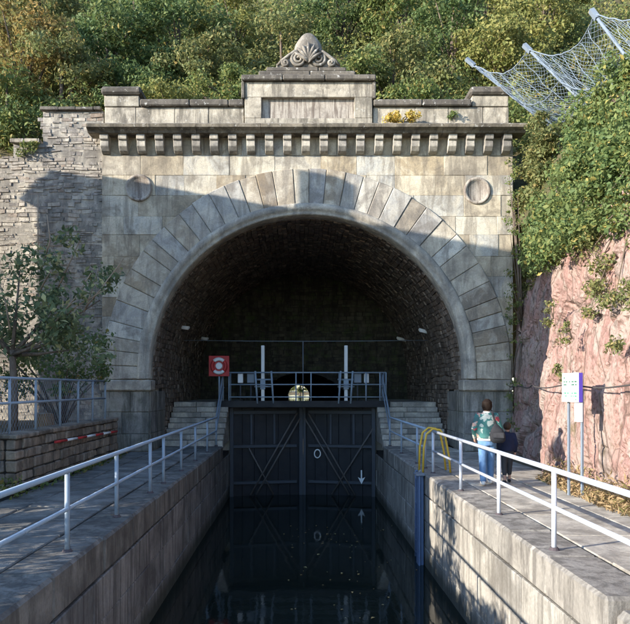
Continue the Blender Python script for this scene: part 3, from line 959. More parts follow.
for i in range(NR + 1):
    for k in range(NZ):
        a = i * (NZ + 1) + k
        F.append((a, a + 1, a + NZ + 2, a + NZ + 1))
me = bpy.data.meshes.new('rock_face')
me.from_pydata(V, [], F); me.update()
rock = me_obj('cliff', me, M['rock'])
tag(rock, 'pink and grey bare rock face beside the right-hand quay', 'rock face')
me.polygons.foreach_set('use_smooth', [False] * len(me.polygons))

# ------------------------------------------------------------------ lock gate
GY, GM = 25.2, 25.75
GC = (LX + RX) / 2
def leaf(side, label):
    t = thing('lock_gate_leaf', label, 'lock gate', (LX if side < 0 else RX, GY, -2.0))
    hx = LX + 0.02 if side < 0 else RX - 0.02
    def P(f, z, off=0.0):                # f from hinge (0) to mitre (1); off towards the camera
        return Vector((hx + (GC - side * -0.03 - hx) * f, GY + (GM - GY) * f - off, z))
    def slab(name, f0, f1, z0, z1, o0, o1, mat):
        b = bmesh.new()
        q = [P(f0, z0, o1), P(f1, z0, o1), P(f1, z1, o1), P(f0, z1, o1), P(f0, z0, o0), P(f1, z0, o0), P(f1, z1, o0), P(f0, z1, o0)]
        vs_ = [b.verts.new(p) for p in q]
        for f in ((0, 1, 2, 3), (4, 7, 6, 5), (0, 4, 5, 1), (3, 2, 6, 7), (0, 3, 7, 4), (1, 5, 6, 2)):
            b.faces.new([vs_[i] for i in f])
        bmesh.ops.recalc_face_normals(b, faces=b.faces)
        bmesh.ops.bevel(b, geom=list(b.edges), offset=0.006, segments=1, affect='EDGES')
        return reparent(from_bm(name, b, mat), t)
    slab('backing', 0.0, 1.0, -2.6, 1.18, -0.13, -0.085, M['gate'])
    for k in range(6):
        slab('plate', k / 6 + 0.002, (k + 1) / 6 - 0.002, -2.6, 1.18, -0.08, 0.0 + 0.006 * (k % 2), M['gate'])
    for (z, h) in ((1.02, 0.12), (-0.21, 0.10), (-1.52, 0.10)):
        slab('beam', 0.02, 0.93, z - h / 2, z + h / 2, 0.01, 0.11, M['gate_beam'])
    for f in (0.28, 0.6):
        slab('stiffener', f, f + 0.03, -0.14, 0.95, 0.01, 0.09, M['gate_beam'])
    slab('hinge_post', 0.0, 0.05, -2.6, 1.2, 0.012, 0.14, M['gate_beam'])
    slab('mitre_post', 0.965, 1.02 if side < 0 else 1.0, -2.6, 1.22, 0.012, 0.16, M['gate_beam'])
    for q, (a, c) in enumerate((((0.93, 0.98), (0.28, -1.95)), ((0.98, 0.80), (0.36, -1.95)))):
        tube('brace', [P(a[0], a[1], 0.15), P(c[0], c[1], 0.15)], 0.032, M['brace'], t)
    tube('brace', [P(0.26, -0.26, 0.13) if side < 0 else P(0.03, 0.45, 0.13), P(0.6, -1.95, 0.13)], 0.03, M['brace'], t)
    slab('top_plank', 0.0, 0.99, 1.185, 1.24, -0.2, 0.2, M['gate_beam'])
    return t, P
gl, PL = leaf(-1, 'dark navy steel lock gate leaf with diagonal braces, nearer the red lifebuoy')
gr, PR = leaf(1, 'dark navy steel lock gate leaf bearing a white ring and a white arrow')
c = PR(0.80, -0.5, 0.05)
tube('ring', [c + Vector((0.11 * math.cos(a), -0.02, 0.15 * math.sin(a))) for a in [2 * PI * i / 20 for i in range(21)]], 0.022, M['white'], gr)
c = PR(0.19, -1.35, 0.14)
box('arrow_shaft', c.x - 0.025, c.x + 0.025, c.y - 0.02, c.y, c.z - 0.05, c.z + 0.30, M['white'], gr, 0.004)
prism('arrow_head', [(c.x - 0.13, c.z + 0.05), (c.x, c.z - 0.2), (c.x + 0.13, c.z + 0.05), (c.x, c.z - 0.02)], c.y - 0.03, c.y, M['white'], gr, 0)

# walkway over the gate
wk = thing('gate_walkway', 'steel footbridge with pale grey railings across the lock gate', 'footbridge', (GC, 25.0, 1.3))
box('deck', -2.9, 3.25, 24.75, 25.35, 1.28, 1.40, M['gate'], wk, 0.01)
box('edge_beam', -2.9, 3.25, 24.68, 24.74, 1.22, 1.45, M['gate'], wk, 0.005)
WY = 24.72
def wx(px): return (px - 298) * WY / 700
def wz(py): return EYE + (388 - py) * WY / 700
for py in (372.5, 384.5, 397):
    tube('rail', [(wx(229), WY, wz(py)), (wx(386), WY, wz(py))], 0.022, M['rail'], wk)
for px in (229, 296, 311, 366, 380, 386):
    tube('post', [(wx(px), WY, 1.35), (wx(px), WY, wz(372.5))], 0.024, M['rail'], wk)
for px in (256, 272, 340, 352):
    d = 1.5 if px < 300 else -1.5
    tube('strut', [(wx(px + d), WY - 0.02, 1.35), (wx(px - d * 0.5), WY - 0.02, wz(371))], 0.034, M['rail'], wk)
for px in (229, 296, 340, 386):
    tube('rear_post', [(wx(px), 25.33, 1.35), (wx(px), 25.33, wz(372.5))], 0.02, M['rail'], wk)
for py in (372.5, 384.5):
    tube('rear_rail', [(wx(229), 25.33, wz(py)), (wx(386), 25.33, wz(py))], 0.018, M['rail'], wk)
for px, lab in ((262.5, 'tall pale paddle rod standing on the gate near the lifebuoy'), (346.5, 'tall pale paddle rod standing on the gate away from the lifebuoy')):
    t = thing('paddle_rod', lab, 'paddle rod', (wx(px), 25.0, 1.4))
    box('rod', wx(px) - 0.06, wx(px) + 0.06, 24.95, 25.07, 1.4, wz(345), M['white'], t, 0.015)
    box('rack_guide', wx(px) - 0.09, wx(px) + 0.09, 24.9, 24.945, 1.85, 2.2, M['rail'], t, 0.01)
    for z in (1.95, 2.2):
        tube('cross_bar', [(wx(px) - 0.3, 24.92, z), (wx(px) + 0.3, 24.92, z)], 0.03, M['rail'], t)
for px, w_, col, lab in ((240, 0.19, 'white', 'small white control box on the footbridge next to the lifebuoy'), (250.5, 0.27, 'galv', 'grey winch box on the footbridge by the left paddle rod'), (358, 0.27, 'galv', 'grey winch box on the footbridge by the right paddle rod'), (367, 0.17, 'white', 'small white control box near the right end of the footbridge')):
    t = thing('control_box', lab, 'control box', (wx(px), 24.9, 1.4))
    box('case', wx(px) - w_ / 2, wx(px) + w_ / 2, 24.86, 25.0, wz(383), wz(373.5), M[col], t, 0.02)
    box('lid', wx(px) - w_ / 2 - 0.015, wx(px) + w_ / 2 + 0.015, 24.84, 25.02, wz(373.5) + 0.002, wz(373.5) + 0.03, M['rail'], t, 0.008)
    tube('stand', [(wx(px), 24.93, 1.395), (wx(px), 24.93, wz(383))], 0.03, M['gate_beam'], t)
# wire across the hall
t = thing('overhead_wire', 'thin wire strung across the vault above the footbridge', 'wire', (GC, 26, 3.5))
zz = at(300, 341, 26).z
tube('span_wire', [(-4.4, 26, zz + 0.03), (-2, 26, zz), (0.2, 26, zz - 0.01), (2.5, 26, zz), (4.9, 26, zz + 0.03)], 0.012, M['galv'], t)
tube('drop_rod', [(at(303, 341, 26).x, 26, zz), (at(303, 341, 26).x, 26, 1.3)], 0.018, M['galv'], t)

# lifebuoy
p = at(219, 366, 24.6)
t = thing('lifebuoy', 'red square board holding a red and white lifebuoy', 'lifebuoy', (p.x, 24.6, 1.05))
box('board', p.x - 0.36, p.x + 0.36, 24.6, 24.63, p.z - 0.36, p.z + 0.36, M['red'], t, 0.008)
tube('post', [(p.x, 24.68, 1.0), (p.x, 24.68, p.z + 0.2)], 0.03, M['rail'], t)
for k in range(4):
    a0 = PI / 4 + k * PI / 2
    pts = [(p.x + 0.24 * math.cos(a), 24.555, p.z + 0.24 * math.sin(a)) for a in [a0 + PI / 2 * i / 8 for i in range(9)]]
    tube('ring_segment', pts, 0.062, M['white'] if k in (0, 2) else M['red'], t)
b = bmesh.new()
bmesh.ops.create_cone(b, cap_ends=True, segments=20, radius1=0.13, radius2=0.11, depth=0.05, matrix=Matrix.Translation((p.x, 24.57, p.z)) @ Matrix.Rotation(PI / 2, 4, 'X'))
reparent(from_bm('hub', b, M['white']), t)

# lamps on the vault
for px, py, Y, lab in ((183, 327, 24.9, 'white tunnel lamp highest on the left side of the vault'), (203, 338, 30.0, 'white tunnel lamp deeper inside on the left side of the vault'), (425, 331, 25.7, 'white tunnel lamp highest on the right side of the vault'), (402, 339, 30.6, 'white tunnel lamp deeper inside on the right side of the vault')):
    p = at(px, py, Y)
    s = 1 if p.x < 0 else -1
    t = thing('tunnel_lamp', lab, 'lamp', p, 'lamps along the vault')
    d = Vector((s * 0.23, -0.1, s * -0.03 if s > 0 else 0.05))
    tube('housing', [p - d, p + d], 0.05, M['white'], t, 10)
    tube('diffuser', [p - d * 0.9 + Vector((0, -0.02, -0.045)), p + d * 0.9 + Vector((0, -0.02, -0.045))], 0.04, M['white'], t, 10)
    tube('bracket', [p, p + Vector((-s * 0.4, 0.05, 0.22))], 0.02, M['galv'], t)

# ------------------------------------------------------------------ railings along the quays
def railing(label, x, ys_, mat, top=0.94, mid=0.5, stair=None, start=None):
    t = thing('quay_railing', label, 'railing', (x, ys_[0], 0))
    y0 = ys_[0] if start is None else start
    y1 = ys_[-1]
    tp = [(x, y0, top), (x, y1, top)]
    mp = [(x, y0, mid), (x, y1, mid)]
    if stair:
        tp += stair[0]; mp += stair[1]
    tube('top_rail', tp, 0.031, mat, t, 10)
    tube('mid_rail', mp, 0.026, mat, t, 10)
    for y in ys_:
        p_ = tube('post', [(x, y, 0.0), (x, y, top - 0.02)], 0.03, mat, t, 10)
        b = bmesh.new()
        bmesh.ops.create_cone(b, cap_ends=True, segments=12, radius1=0.065, radius2=0.045, depth=0.035, matrix=Matrix.Translation((x, y, 0.02)))
        f = from_bm('foot', b, M['foot'])
        f.parent = p_
        f.matrix_parent_inverse = Matrix.Identity(4)
    return t
RLX, RRX = -2.67, 3.0
rl = railing('shade-toned grey-blue tube railing running along the shaded left quay to the steps', RLX, [3.7, 6.0, 8.1, 10.3, 12.65, 13.9, 16.0, 18.2, 20.6, 22.85], M['rail'], start=3.0,
             stair=([(RLX, 24.9, 2.36), (RLX, 25.2, 2.38)], [(RLX, 24.9, 1.9), (RLX, 25.2, 1.92)]))
tube('post', [(RLX, 24.95, 1.3), (RLX, 24.95, 2.36)], 0.03, M['rail'], rl)
railing('white tube railing along the sunny right quay in front of the sign', RRX, [3.6, 5.9, 8.2, 10.45, 12.9, 15.55], M['rail_sunlit'], start=2.6)
r2 = railing('shade-toned grey-blue tube railing beyond the yellow hoops leading up to the gate', RRX, [16.5, 17.6, 20.3, 22.85], M['rail'],
             stair=([(RRX, 24.9, 2.36), (RRX, 25.2, 2.38)], [(RRX, 24.9, 1.9), (RRX, 25.2, 1.92)]))
tube('post', [(RRX, 24.95, 1.3), (RRX, 24.95, 2.36)], 0.03, M['rail'], r2)

# ladder with yellow hoops, blue guide beam
t = thing('ladder', 'steel ladder in the lock wall with two yellow handrail hoops on top', 'ladder', (RX, 16.0, 0))
for y in (15.75, 16.25):
    z = [(RX + 0.02, y, -0.05), (RX + 0.04, y, 0.55), (RX + 0.10, y, 0.86), (RX + 0.24, y, 0.98), (RX + 0.40, y, 0.96), (RX + 0.52, y, 0.80), (RX + 0.60, y, 0.4), (RX + 0.64, y, 0.0)]
    tube('handrail_hoop', z, 0.024, M['yellow'], t, 8)
    tube('stile', [(RX - 0.06, y, -2.6), (RX - 0.06, y, -0.02), (RX + 0.02, y, -0.03)], 0.022, M['blue_steel'], t)
for k in range(8):
    tube('rung', [(RX - 0.06, 15.75, -0.2 - 0.28 * k), (RX - 0.06, 16.25, -0.2 - 0.28 * k)], 0.014, M['blue_steel'], t, 6)
t = thing('guide_beam', 'dark blue vertical steel beam on the right lock wall below the ladder hoops', 'beam', (RX, 15.3, -2))
box('web', RX - 0.10, RX - 0.02, 15.42, 15.62, -3.2, -0.03, M['blue_steel'], t, 0.008)
box('flange', RX - 0.14, RX - 0.104, 15.36, 15.68, -3.2, -0.03, M['blue_steel'], t, 0.006)
box('cap', RX - 0.2, RX - 0.005, 15.34, 15.70, -0.026, 0.012, M['galv'], t, 0.004)

# ------------------------------------------------------------------ garden wall, terrace and fence on the left
gw = thing('garden_wall', 'low brown stone wall carrying the wire fence on the left', 'wall', (-5.2, 16, 0))
box('wall_core', -5.42, -5.03, 12.45, 19.4, -0.1, 1.0, M['dark_mortar'], gw, 0)
box('wall_core', -12, -5.43, 12.45, 12.8, -0.1, 1.0, M['dark_mortar'], gw, 0)
z = 0.0
for h in (0.2, 0.19, 0.22, 0.18, 0.19):
    y = 12.4
    while y < 19.4:
        e = min(y + random.uniform(0.28, 0.62), 19.4)
        if 19.4 - e < 0.15: e = 19.4
        box('wall_stone', -5.2, -5.0 + random.uniform(-0.02, 0.025), y + 0.008, e - 0.008, z + 0.007, z + h - 0.007, M['garden_wall'], gw, 0.022, 0.012)
        y = e
    x = -5.21
    while x > -7.6:
        e = x - random.uniform(0.25, 0.5)
        box('wall_stone', e + 0.008, x - 0.008, 12.4 + random.uniform(-0.03, 0.02), 12.6, z + 0.007, z + h - 0.007, M['rubble'] if random.random() < 0.5 else M['garden_wall'], gw, 0.022, 0.012)
        x = e
    z += h
y = 12.38
while y < 19.4:
    e = min(y + random.uniform(0.7, 1.1), 19.42)
    box('capping_stone', -5.45, -4.97, y + 0.006, e - 0.006, 0.985, 1.08, M['garden_wall'], gw, 0.02, 0.008); y = e
struct(box('garden_terrace', -30, -5.43, 12.82, 21.1, -0.5, 0.93, M['soil'], bev=0))
fn = thing('wire_fence', 'white tube fence with wire mesh standing on the low garden wall', 'fence', (-5.15, 15, 1.08))
FX = -5.15
fy = [12.5, 13.75, 15.15, 16.4, 17.55, 18.7]
for py in (1.0, 0.55):
    tube('rail', [(FX, 11.3, 1.08 + py), (FX, 18.7, 1.08 + py)], 0.024, M['rail'], fn)  # white tubes coloured with the bluish shade tone
for y in fy + [11.4]:
    tube('post', [(FX, y, 1.0), (FX, y, 2.08)], 0.027, M['rail'], fn)
specs = []
n = int(7.3 / 0.13)
for i in range(-9, n + 1):
    for sg in (1, -1):
        a = 11.4 + i * 0.13
        y0, y1 = (a, a + 0.95) if sg > 0 else (a + 0.95, a)
        z0, z1 = 1.1, 2.06
        lo, hi = 11.4, 18.7
        def clip(yA, zA, yB, zB):
            pts = []
            for (yy, zz_, yo, zo) in ((yA, zA, yB, zB), (yB, zB, yA, zA)):
                if yy < lo: f = (lo - yy) / (yo - yy); yy, zz_ = lo, zz_ + (zo - zz_) * f
                if yy > hi: f = (hi - yy) / (yo - yy); yy, zz_ = hi, zz_ + (zo - zz_) * f
                pts.append((FX + 0.01 * sg, yy, zz_))
            return pts
        q = clip(y0, z0, y1, z1)
        if (Vector(q[0]) - Vector(q[1])).length > 0.08 and max(q[0][1], q[1][1]) > lo + 0.01:
            specs.append((q, 0.0022))
o = tubes('mesh', specs, M['wire'], fn, 3); o['kind'] = 'stuff'
# red and white pole on the wall
t = thing('striped_pole', 'red and white striped pole fixed along the low garden wall', 'pole', (-4.93, 15, 0.75))
ya, yb, za, zb = 14.25, 19.1, 0.80, 0.72
for k in range(7):
    a, c = k / 7, (k + 1) / 7
    tube('stripe', [(-4.94, ya + (yb - ya) * a, za + (zb - za) * a), (-4.94, ya + (yb - ya) * c, za + (zb - za) * c)], 0.028, M['red'] if k % 2 == 0 else M['white'], t, 10)

# ------------------------------------------------------------------ sign with two posts
sg = thing('information_sign', 'white information sign with blue edge on two posts by the rock', 'sign', (4.74, 12.2, 0))
SX = 4.70
y0, y1 = 11.98, 12.46
zt, zb = EYE + (388 - 373) * 12.2 / 700, EYE + (388 - 402) * 12.2 / 700
b = bmesh.new()
def ob(name, a0, a1, d0, d1, z0, z1, mat, bev=0.004):
    """box on the sign's own slanted frame: a along the sign, d behind its face"""
    pA, pB = Vector((4.80, 11.98, 0)), Vector((4.70, 12.46, 0))
    u = (pB - pA).normalized(); nrm = Vector((u.y, -u.x, 0))      # points away from the canal
    b = box_bm(a0, a1, d0, d1, z0, z1, bev)
    for v in b.verts:
        q = pA + u * v.co.x + nrm * v.co.y
        v.co = Vector((q.x, q.y, v.co.z))
    bmesh.ops.recalc_face_normals(b, faces=b.faces)
    return reparent(from_bm(name, b, mat), sg)
ob('panel', 0.0, 0.49, 0.0, 0.07, zb, zt, M['white'])
ob('edge', -0.012, -0.001, 0.001, 0.075, zb, zt, M['sign_blue'], 0.002)
ob('small_plate', 0.0, 0.21, 0.06, 0.085, zb - 0.34, zb - 0.004, M['white'])
for a in (0.06, 0.43):
    ob('post', a - 0.02, a + 0.02, 0.075 if a > 0.2 else 0.09, 0.115 if a > 0.2 else 0.13, -0.05, zb + 0.2, M['galv'])
H = zt - zb
rows_ = [(0.80, 0.06, ((0.40, 0.44),), 0), (0.67, 0.055, ((0.05, 0.12), (0.14, 0.20), (0.24, 0.28), (0.33, 0.38), (0.40, 0.44)), 0), (0.57, 0.05, ((0.05, 0.10), (0.12, 0.21), (0.35, 0.44)), 0),
         (0.28, 0.055, ((0.05, 0.13), (0.16, 0.20), (0.29, 0.33), (0.36, 0.42)), 1), (0.18, 0.05, ((0.05, 0.11), (0.14, 0.17), (0.19, 0.23), (0.34, 0.40)), 1), (0.07, 0.04, ((0.06, 0.10),), 1)]
for f, h, segs, gcol in rows_:
    for a, c in segs:
        ob('lettering', a, c, -0.003, 0.001, zb + H * f, zb + H * (f + h), M['sign_text2'] if gcol else M['sign_text'], 0)
# cable along the rock
tag(tube('rock_cable', [(path_x(y) - 0.12, y, 1.93 + 0.03 * math.sin(y * 2)) for y in np.linspace(10, 20.5, 30)], 0.014, M['cable']), 'thin dark cable strung along the rock face at head height', 'cable')

# ------------------------------------------------------------------ rockfall net
net = thing('rockfall_net', 'pale blue steel rockfall net leaning out on three posts above the bushes', 'rockfall net', (7.3, 18, 9))
tips = [at(470, 62, 21.5), at(527, 48, 18.6), at(594, 14, 15.6), at(690, -40, 12.6)]
bases = [at(548, 126, 20.6), at(592, 112, 17.6), at(655, 95, 14.6), at(770, 80, 11.6)]
for k in range(4):
    d = bases[k] - tips[k]
    p_ = tube('post', [tips[k] - d * 0.03, bases[k] + d * 0.25], 0.036, M['galv'], net, 6)
    tube('post_head', [tips[k] - d * 0.05, tips[k] + d * 0.06], 0.075, M['galv'], net, 4)
def netp(u, v):
    k = min(int(u), 2); f = u - k
    a = tips[k].lerp(tips[k + 1], f); c = bases[k].lerp(bases[k + 1], f)
    s = 4 * f * (1 - f)
    p = a.lerp(c, v)
    p.z -= s * (0.5 * (1 - v) + 0.25 * math.sin(v * PI))
    p.x += 0.2 * s * (1 - v)
    wob = 0.07
    return p + Vector((noise.noise(Vector((u * 9, v * 7, 1))), noise.noise(Vector((u * 9, v * 7, 5))), noise.noise(Vector((u * 9, v * 7, 9))))) * wob
specs = []
NU, NV = 63, 20
for i in range(NU + 1):
    for k in range(NV):
        u0, v0, v1 = 3 * i / NU, k / NV, (k + 1) / NV
        if i < NU: specs.append(([netp(u0, v0), netp(3 * (i + 1) / NU, v1)], 0.0036))
        if i > 0: specs.append(([netp(u0, v0), netp(3 * (i - 1) / NU, v1)], 0.0036))
        if i % 3 == 0: specs.append(([netp(u0, v0), netp(u0, v1)], 0.006))
o = tubes('net_mesh', specs, M['wire'], net, 4); o['kind'] = 'stuff'
for v in (0, 1, 0.5):
    tube('border_cable', [netp(3 * i / 48, v) for i in range(49)], 0.015, M['galv'], net, 6)

# ------------------------------------------------------------------ vegetation
def tree_proto(name, h, rx, rz, nleaf, lsize, nclump, mat):
    cs, rs = [], []
    for i in range(nclump):
        d = Vector((random.gauss(0, 1), random.gauss(0, 1), random.gauss(0, 1))).normalized()
        r = random.uniform(0.45, 1.0)
        cs.append((d.x * rx * r, d.y * rx * r, h - rz + d.z * rz * r))
        rs.append(random.uniform(0.28, 0.5) * rx * 0.75)
    pts, nrm = clump_points(cs, rs, nleaf)
    cm = leaves_mesh('crown', pts, lsize, nrm, 0.5)
    specs = [([(0, 0, -0.4), (0.05, 0.05, (h - rz) * 0.5), (0, 0, h - rz), (0.1, 0, h - rz * 0.3)], [0.16, 0.12, 0.09, 0.03])]
    for c_ in cs[:14]:
        z0 = random.uniform(0.3, 0.8) * (h - rz)
        specs.append(([(0.02, 0.02, z0), (c_[0] * 0.5, c_[1] * 0.5, (z0 + c_[2]) * 0.5 + 0.2), c_], [0.06, 0.04, 0.012]))
    tm = tubes_mesh('trunk', specs, 6)
    return cm, tm
protos = [tree_proto('a', 5.2, 2.0, 2.3, 10500, 0.145, 44, None), tree_proto('b', 4.2, 1.9, 1.8, 9500, 0.14, 40, None), tree_proto('c', 6.0, 1.9, 2.8, 11500, 0.145, 50, None),
          tree_proto('d', 3.0, 1.7, 1.4, 8000, 0.12, 34, None)]
def plant_tree(k, x, y, mat, label, scale=1.0, rot=None, name='hillside_tree', cat='tree', group='trees on the wooded hill', dz=0.0):
    cm, tm = protos[k]
    z = hill_h(x, y) - 0.1 + dz
    t = thing(name, label, cat, (x, y, z), group)
    t.rotation_euler = (0, 0, random.uniform(0, 6.28) if rot is None else rot)
    t.scale = (scale, scale, scale * random.uniform(0.92, 1.1))
    for nm, me, m in (('crown', cm, mat), ('trunk', tm, M['bark'])):
        o = bpy.data.objects.new(nm, me)
        if not me.materials: me.materials.append(m)
        C.objects.link(o)
        o.parent = t
        o.material_slots[0].link = 'OBJECT'
        o.material_slots[0].material = m
def hx(px, y): return (px - 298) * y / 700
HT = [  # (proto, photo x, distance, material, label, scale)
    (2, 22, 25.5, 'leaf_orange', 'tree with orange autumn leaves in the top left corner', 1.05),
    (1, 8, 23.9, 'leaf_mid', 'green bushy tree rising above the far left end of the wing wall', 1.0),
    (0, 62, 25.2, 'leaf_olive', 'olive-brown tree behind the higher part of the wing wall', 0.95),
    (2, 108, 27.5, 'leaf_dark', 'dark green tree behind the left end pier of the parapet', 1.05),
    (1, 133, 25.6, 'leaf_dark', 'low dark green tree between left end pier and yellow shrub', 0.85),
    (3, 172, 24.4, 'leaf_yellow', 'yellow-green shrub above the left half of the parapet', 0.9),
    (0, 178, 29.0, 'leaf_dark', 'dark tree high on the slope above the yellow-green shrub', 1.1),
    (1, 205, 27.0, 'leaf_olive', 'olive tree with brown leaves left of the carved crest', 1.0),
    (3, 232, 24.6, 'leaf_mid', 'green shrub just left of the carved crest', 0.9),
    (2, 236, 31.0, 'leaf_yellow', 'golden tinted tree at the top edge left of the crest', 1.0),
    (0, 282, 28.0, 'leaf_olive', 'brownish olive tree directly behind the carved crest', 1.0),
    (3, 300, 25.0, 'leaf_olive', 'low olive shrub at the foot of the slope behind the crest', 1.0),
    (1, 350, 25.5, 'leaf_mid', 'fresh green bush right of the carved crest', 1.0),
    (2, 338, 31.5, 'leaf_dark', 'dark green tree above and right of the crest at the top edge', 1.05),
    (1, 392, 26.2, 'leaf_olive', 'olive bush above the right half of the parapet', 1.0),
    (0, 402, 31.0, 'leaf_mid', 'green tree at the top edge above the right parapet', 1.05),
    (3, 432, 24.4, 'leaf_mid', 'green shrub beside the right end pier of the parapet', 0.9),
    (2, 452, 28.5, 'leaf_dark', 'dark green tree left of the rockfall net tip', 1.0),
    (0, 505, 27.0, 'leaf_yellow', 'yellow-green tree right behind the first rockfall net post', 1.0),
    (2, 545, 31.0, 'leaf_yellow', 'bright yellow-green tree at the top edge behind the net', 1.1),
    (1, 585, 27.0, 'leaf_olive', 'olive bush on the slope behind the rockfall net', 1.0),
    (0, 40, 31.5, 'leaf_olive', 'tall olive tree at the top edge near the orange tree', 1.15),
    (0, 135, 33.0, 'leaf_mid', 'green tree at the top edge above the dark left trees', 1.15),
    (2, 480, 34.0, 'leaf_olive', 'olive tree at the top edge above the net tip', 1.1),
    (1, 640, 26.0, 'leaf_yellow', 'yellow-green bush at the top right corner beyond the net', 1.1),
]
for k, px, y, mt, lab, sc in HT:
    plant_tree(k, hx(px, y), y, M[mt], lab, sc, dz=-1.9 if k != 3 else -0.7)
# understorey on the slope
n = 40000
ux = rng.uniform(-24, 24, n); uy = 22.6 + rng.random(n) ** 1.2 * 22
keep = (ux > -0.5 * uy - 3) & (ux < 0.56 * uy + 3)
ux, uy = ux[keep], uy[keep]
uz = np.array([hill_h(a, c) for a, c in zip(ux, uy)]) + rng.random(len(ux)) ** 2 * 1.1
o = me_obj('understorey', leaves_mesh('understorey', np.stack([ux, uy, uz], 1), 0.2, None, 0.6), M['leaf_olive'])
tag(o, 'olive undergrowth covering the hillside between the trees', 'undergrowth', kind='stuff')
for nm, mt, lab, cnt in (('brambles', 'leaf_mid', 'green brambles heaped over the hillside below the trees', 300), ('scrub', 'leaf_yellow', 'yellowing scrub patches scattered over the hillside', 120)):
    cs, rs = [], []
    while len(cs) < cnt:
        y = 22.9 + random.random() ** 1.3 * 16
        px = random.uniform(-20, 640)
        x = hx(px, y)
        r_ = random.uniform(0.55, 1.25)
        cs.append((x, y, hill_h(x, y) + r_ * 0.45)); rs.append(r_)
    pts, nrm = clump_points(cs, rs, cnt * 240)
    tag(me_obj(nm, leaves_mesh(nm, pts, 0.13, nrm, 0.5), M[mt]), lab, 'undergrowth', kind='stuff')

# bushes hanging over the rock
def bush(label, centers, radii, n, size, mat, name='overhanging_bush', cat='bush', stem_to=None, group=None):
    base = Vector(stem_to if stem_to else centers[0])
    t = thing(name, label, cat, base, group)
    pts, nrm = clump_points(centers, radii, n)
    reparent(me_obj('foliage', leaves_mesh('foliage', pts, size, nrm, 0.35), mat), t)
    specs = []
    for c_ in centers[:18]:
        c_ = Vector(c_)
        L_ = (c_ - base).length
        k_ = min(1.0, L_ / 1.2)
        mid = base.lerp(c_, 0.5) + Vector((0, 0, 0.2 * k_))
        specs.append(([base, mid, c_], [0.006 + 0.022 * k_, 0.005 + 0.013 * k_, 0.004]))
    tubes('stem', specs, M['bark'], t, 5)
    return t
def slope_x(z):   # front of the steep slope above the rock
    return 5.3 + max(0, z - 4.3) / 2.4
def slope_clumps(ya, yb, za, zb, n, rmin, rmax, fwd=0.25):
    cs, rs = [], []
    for i in range(n):
        y, z = random.uniform(ya, yb), random.uniform(za, zb)
        r_ = random.uniform(rmin, rmax)
        x = slope_x(z) + random.uniform(-fwd, 0.25) + (0.45 if y > 17.2 else 0) + (0.35 if y > 19 else 0)
        cs.append((max(x, 0.318 * y + r_ * 0.9), y, z)); rs.append(r_)
    return cs, rs
cs, rs = slope_clumps(15.2, 20.2, 5.2, 9.4, 95, 0.3, 0.55, 0.35)
bush('dense green bush hanging down the rock next to the portal edge', cs, rs, 21000, 0.11, M['leaf_bush'], stem_to=(6.6, 17.8, 7.0))
cs, rs = slope_clumps(12.6, 15.8, 4.7, 7.5, 75, 0.28, 0.5, 0.45)
bush('dense green bush hanging over the rock above the sign', cs, rs, 18000, 0.095, M['leaf_bush'], stem_to=(6.2, 14.2, 6.0))
cs, rs = slope_clumps(10.0, 13.2, 4.6, 7.1, 60, 0.26, 0.46, 0.4)
bush('green bush at the right picture edge below the rockfall net', cs, rs, 16000, 0.085, M['leaf_bush'], stem_to=(6.4, 11.6, 6.6))
cs, rs = slope_clumps(17.0, 20.6, 8.6, 10.0, 26, 0.25, 0.45, 0.1)
for i in range(70):
    z = random.uniform(4.6, 9.6)
    cs.append((6.72 + random.uniform(-0.12, 0.45), random.uniform(19.3, 20.95), z)); rs.append(random.uniform(0.18, 0.36))
bush('yellowish bush under the lower edge of the rockfall net, against the portal', cs, rs, 17000, 0.10, M['leaf_olive'], stem_to=(7.2, 18.8, 8.8))
cs, rs = slope_clumps(14.6, 16.6, 7.6, 8.9, 20, 0.22, 0.4, 0.1)
bush('light green bush growing up into the middle of the rockfall net', cs, rs, 6500, 0.10, M['leaf_mid'], stem_to=(7.1, 14.8, 8.2))
cs, rs = [], []
for i in range(22):
    y = random.uniform(10.2, 12.8); z = random.uniform(3.2, 5.0)
    cs.append((5.25 + random.uniform(-0.05, 0.25) + max(0, z - 4.3) * 0.3, y, z)); rs.append(random.uniform(0.15, 0.32))
bush('dry brownish creeper over the rock at the right picture edge', cs, rs, 3800, 0.06, M['leaf_olive'], 'creeper', 'creeper', stem_to=(5.6, 11.6, 4.8))
cs, rs = [], []
for i in range(60):
    z = random.uniform(0.3, 8.8); y = random.uniform(19.6, 20.9)
    cs.append((path_x(y) - 0.12 + random.uniform(-0.08, 0.12), y, z)); rs.append(random.uniform(0.06, 0.22))
bush('strip of ivy climbing the seam between portal and rock', cs, rs, 1500, 0.07, M['leaf_mid'], 'ivy', 'ivy', stem_to=(6.6, 20.6, 3.5))
cs, rs = [], []
for i in range(14):
    cs.append((random.uniform(2.45, 3.6), PF - 0.25 + random.uniform(-0.15, 0.1), 9.78 + random.uniform(0, 0.22))); rs.append(random.uniform(0.07, 0.2))
bush('golden yellow plant growing on the cornice right of the panel', cs, rs, 1100, 0.075, M['leaf_gold'], 'wall_plant', 'plant', stem_to=(3.0, PF - 0.1, 9.72))
cs = [(4.62, PF - 0.05, 10.12), (4.68, PF - 0.1, 10.05), (4.55, PF - 0.06, 10.02)]
bush('small green tuft on the parapet near the right end pier', cs, [0.1, 0.13, 0.1], 160, 0.07, M['leaf_mid'], 'wall_plant', 'plant', stem_to=(4.62, PF + 0.02, 9.95))
cs = [(-8.2, PY + 0.1, 9.2), (-8.05, PY + 0.08, 9.1), (-8.35, PY + 0.1, 9.0), (-7.95, PY + 0.1, 9.25)]
bush('small green tuft hanging from the stepped wing wall', cs, [0.2, 0.22, 0.18, 0.16], 420, 0.08, M['leaf_mid'], 'wall_plant', 'plant', stem_to=(-8.15, PY + 0.18, 9.1))
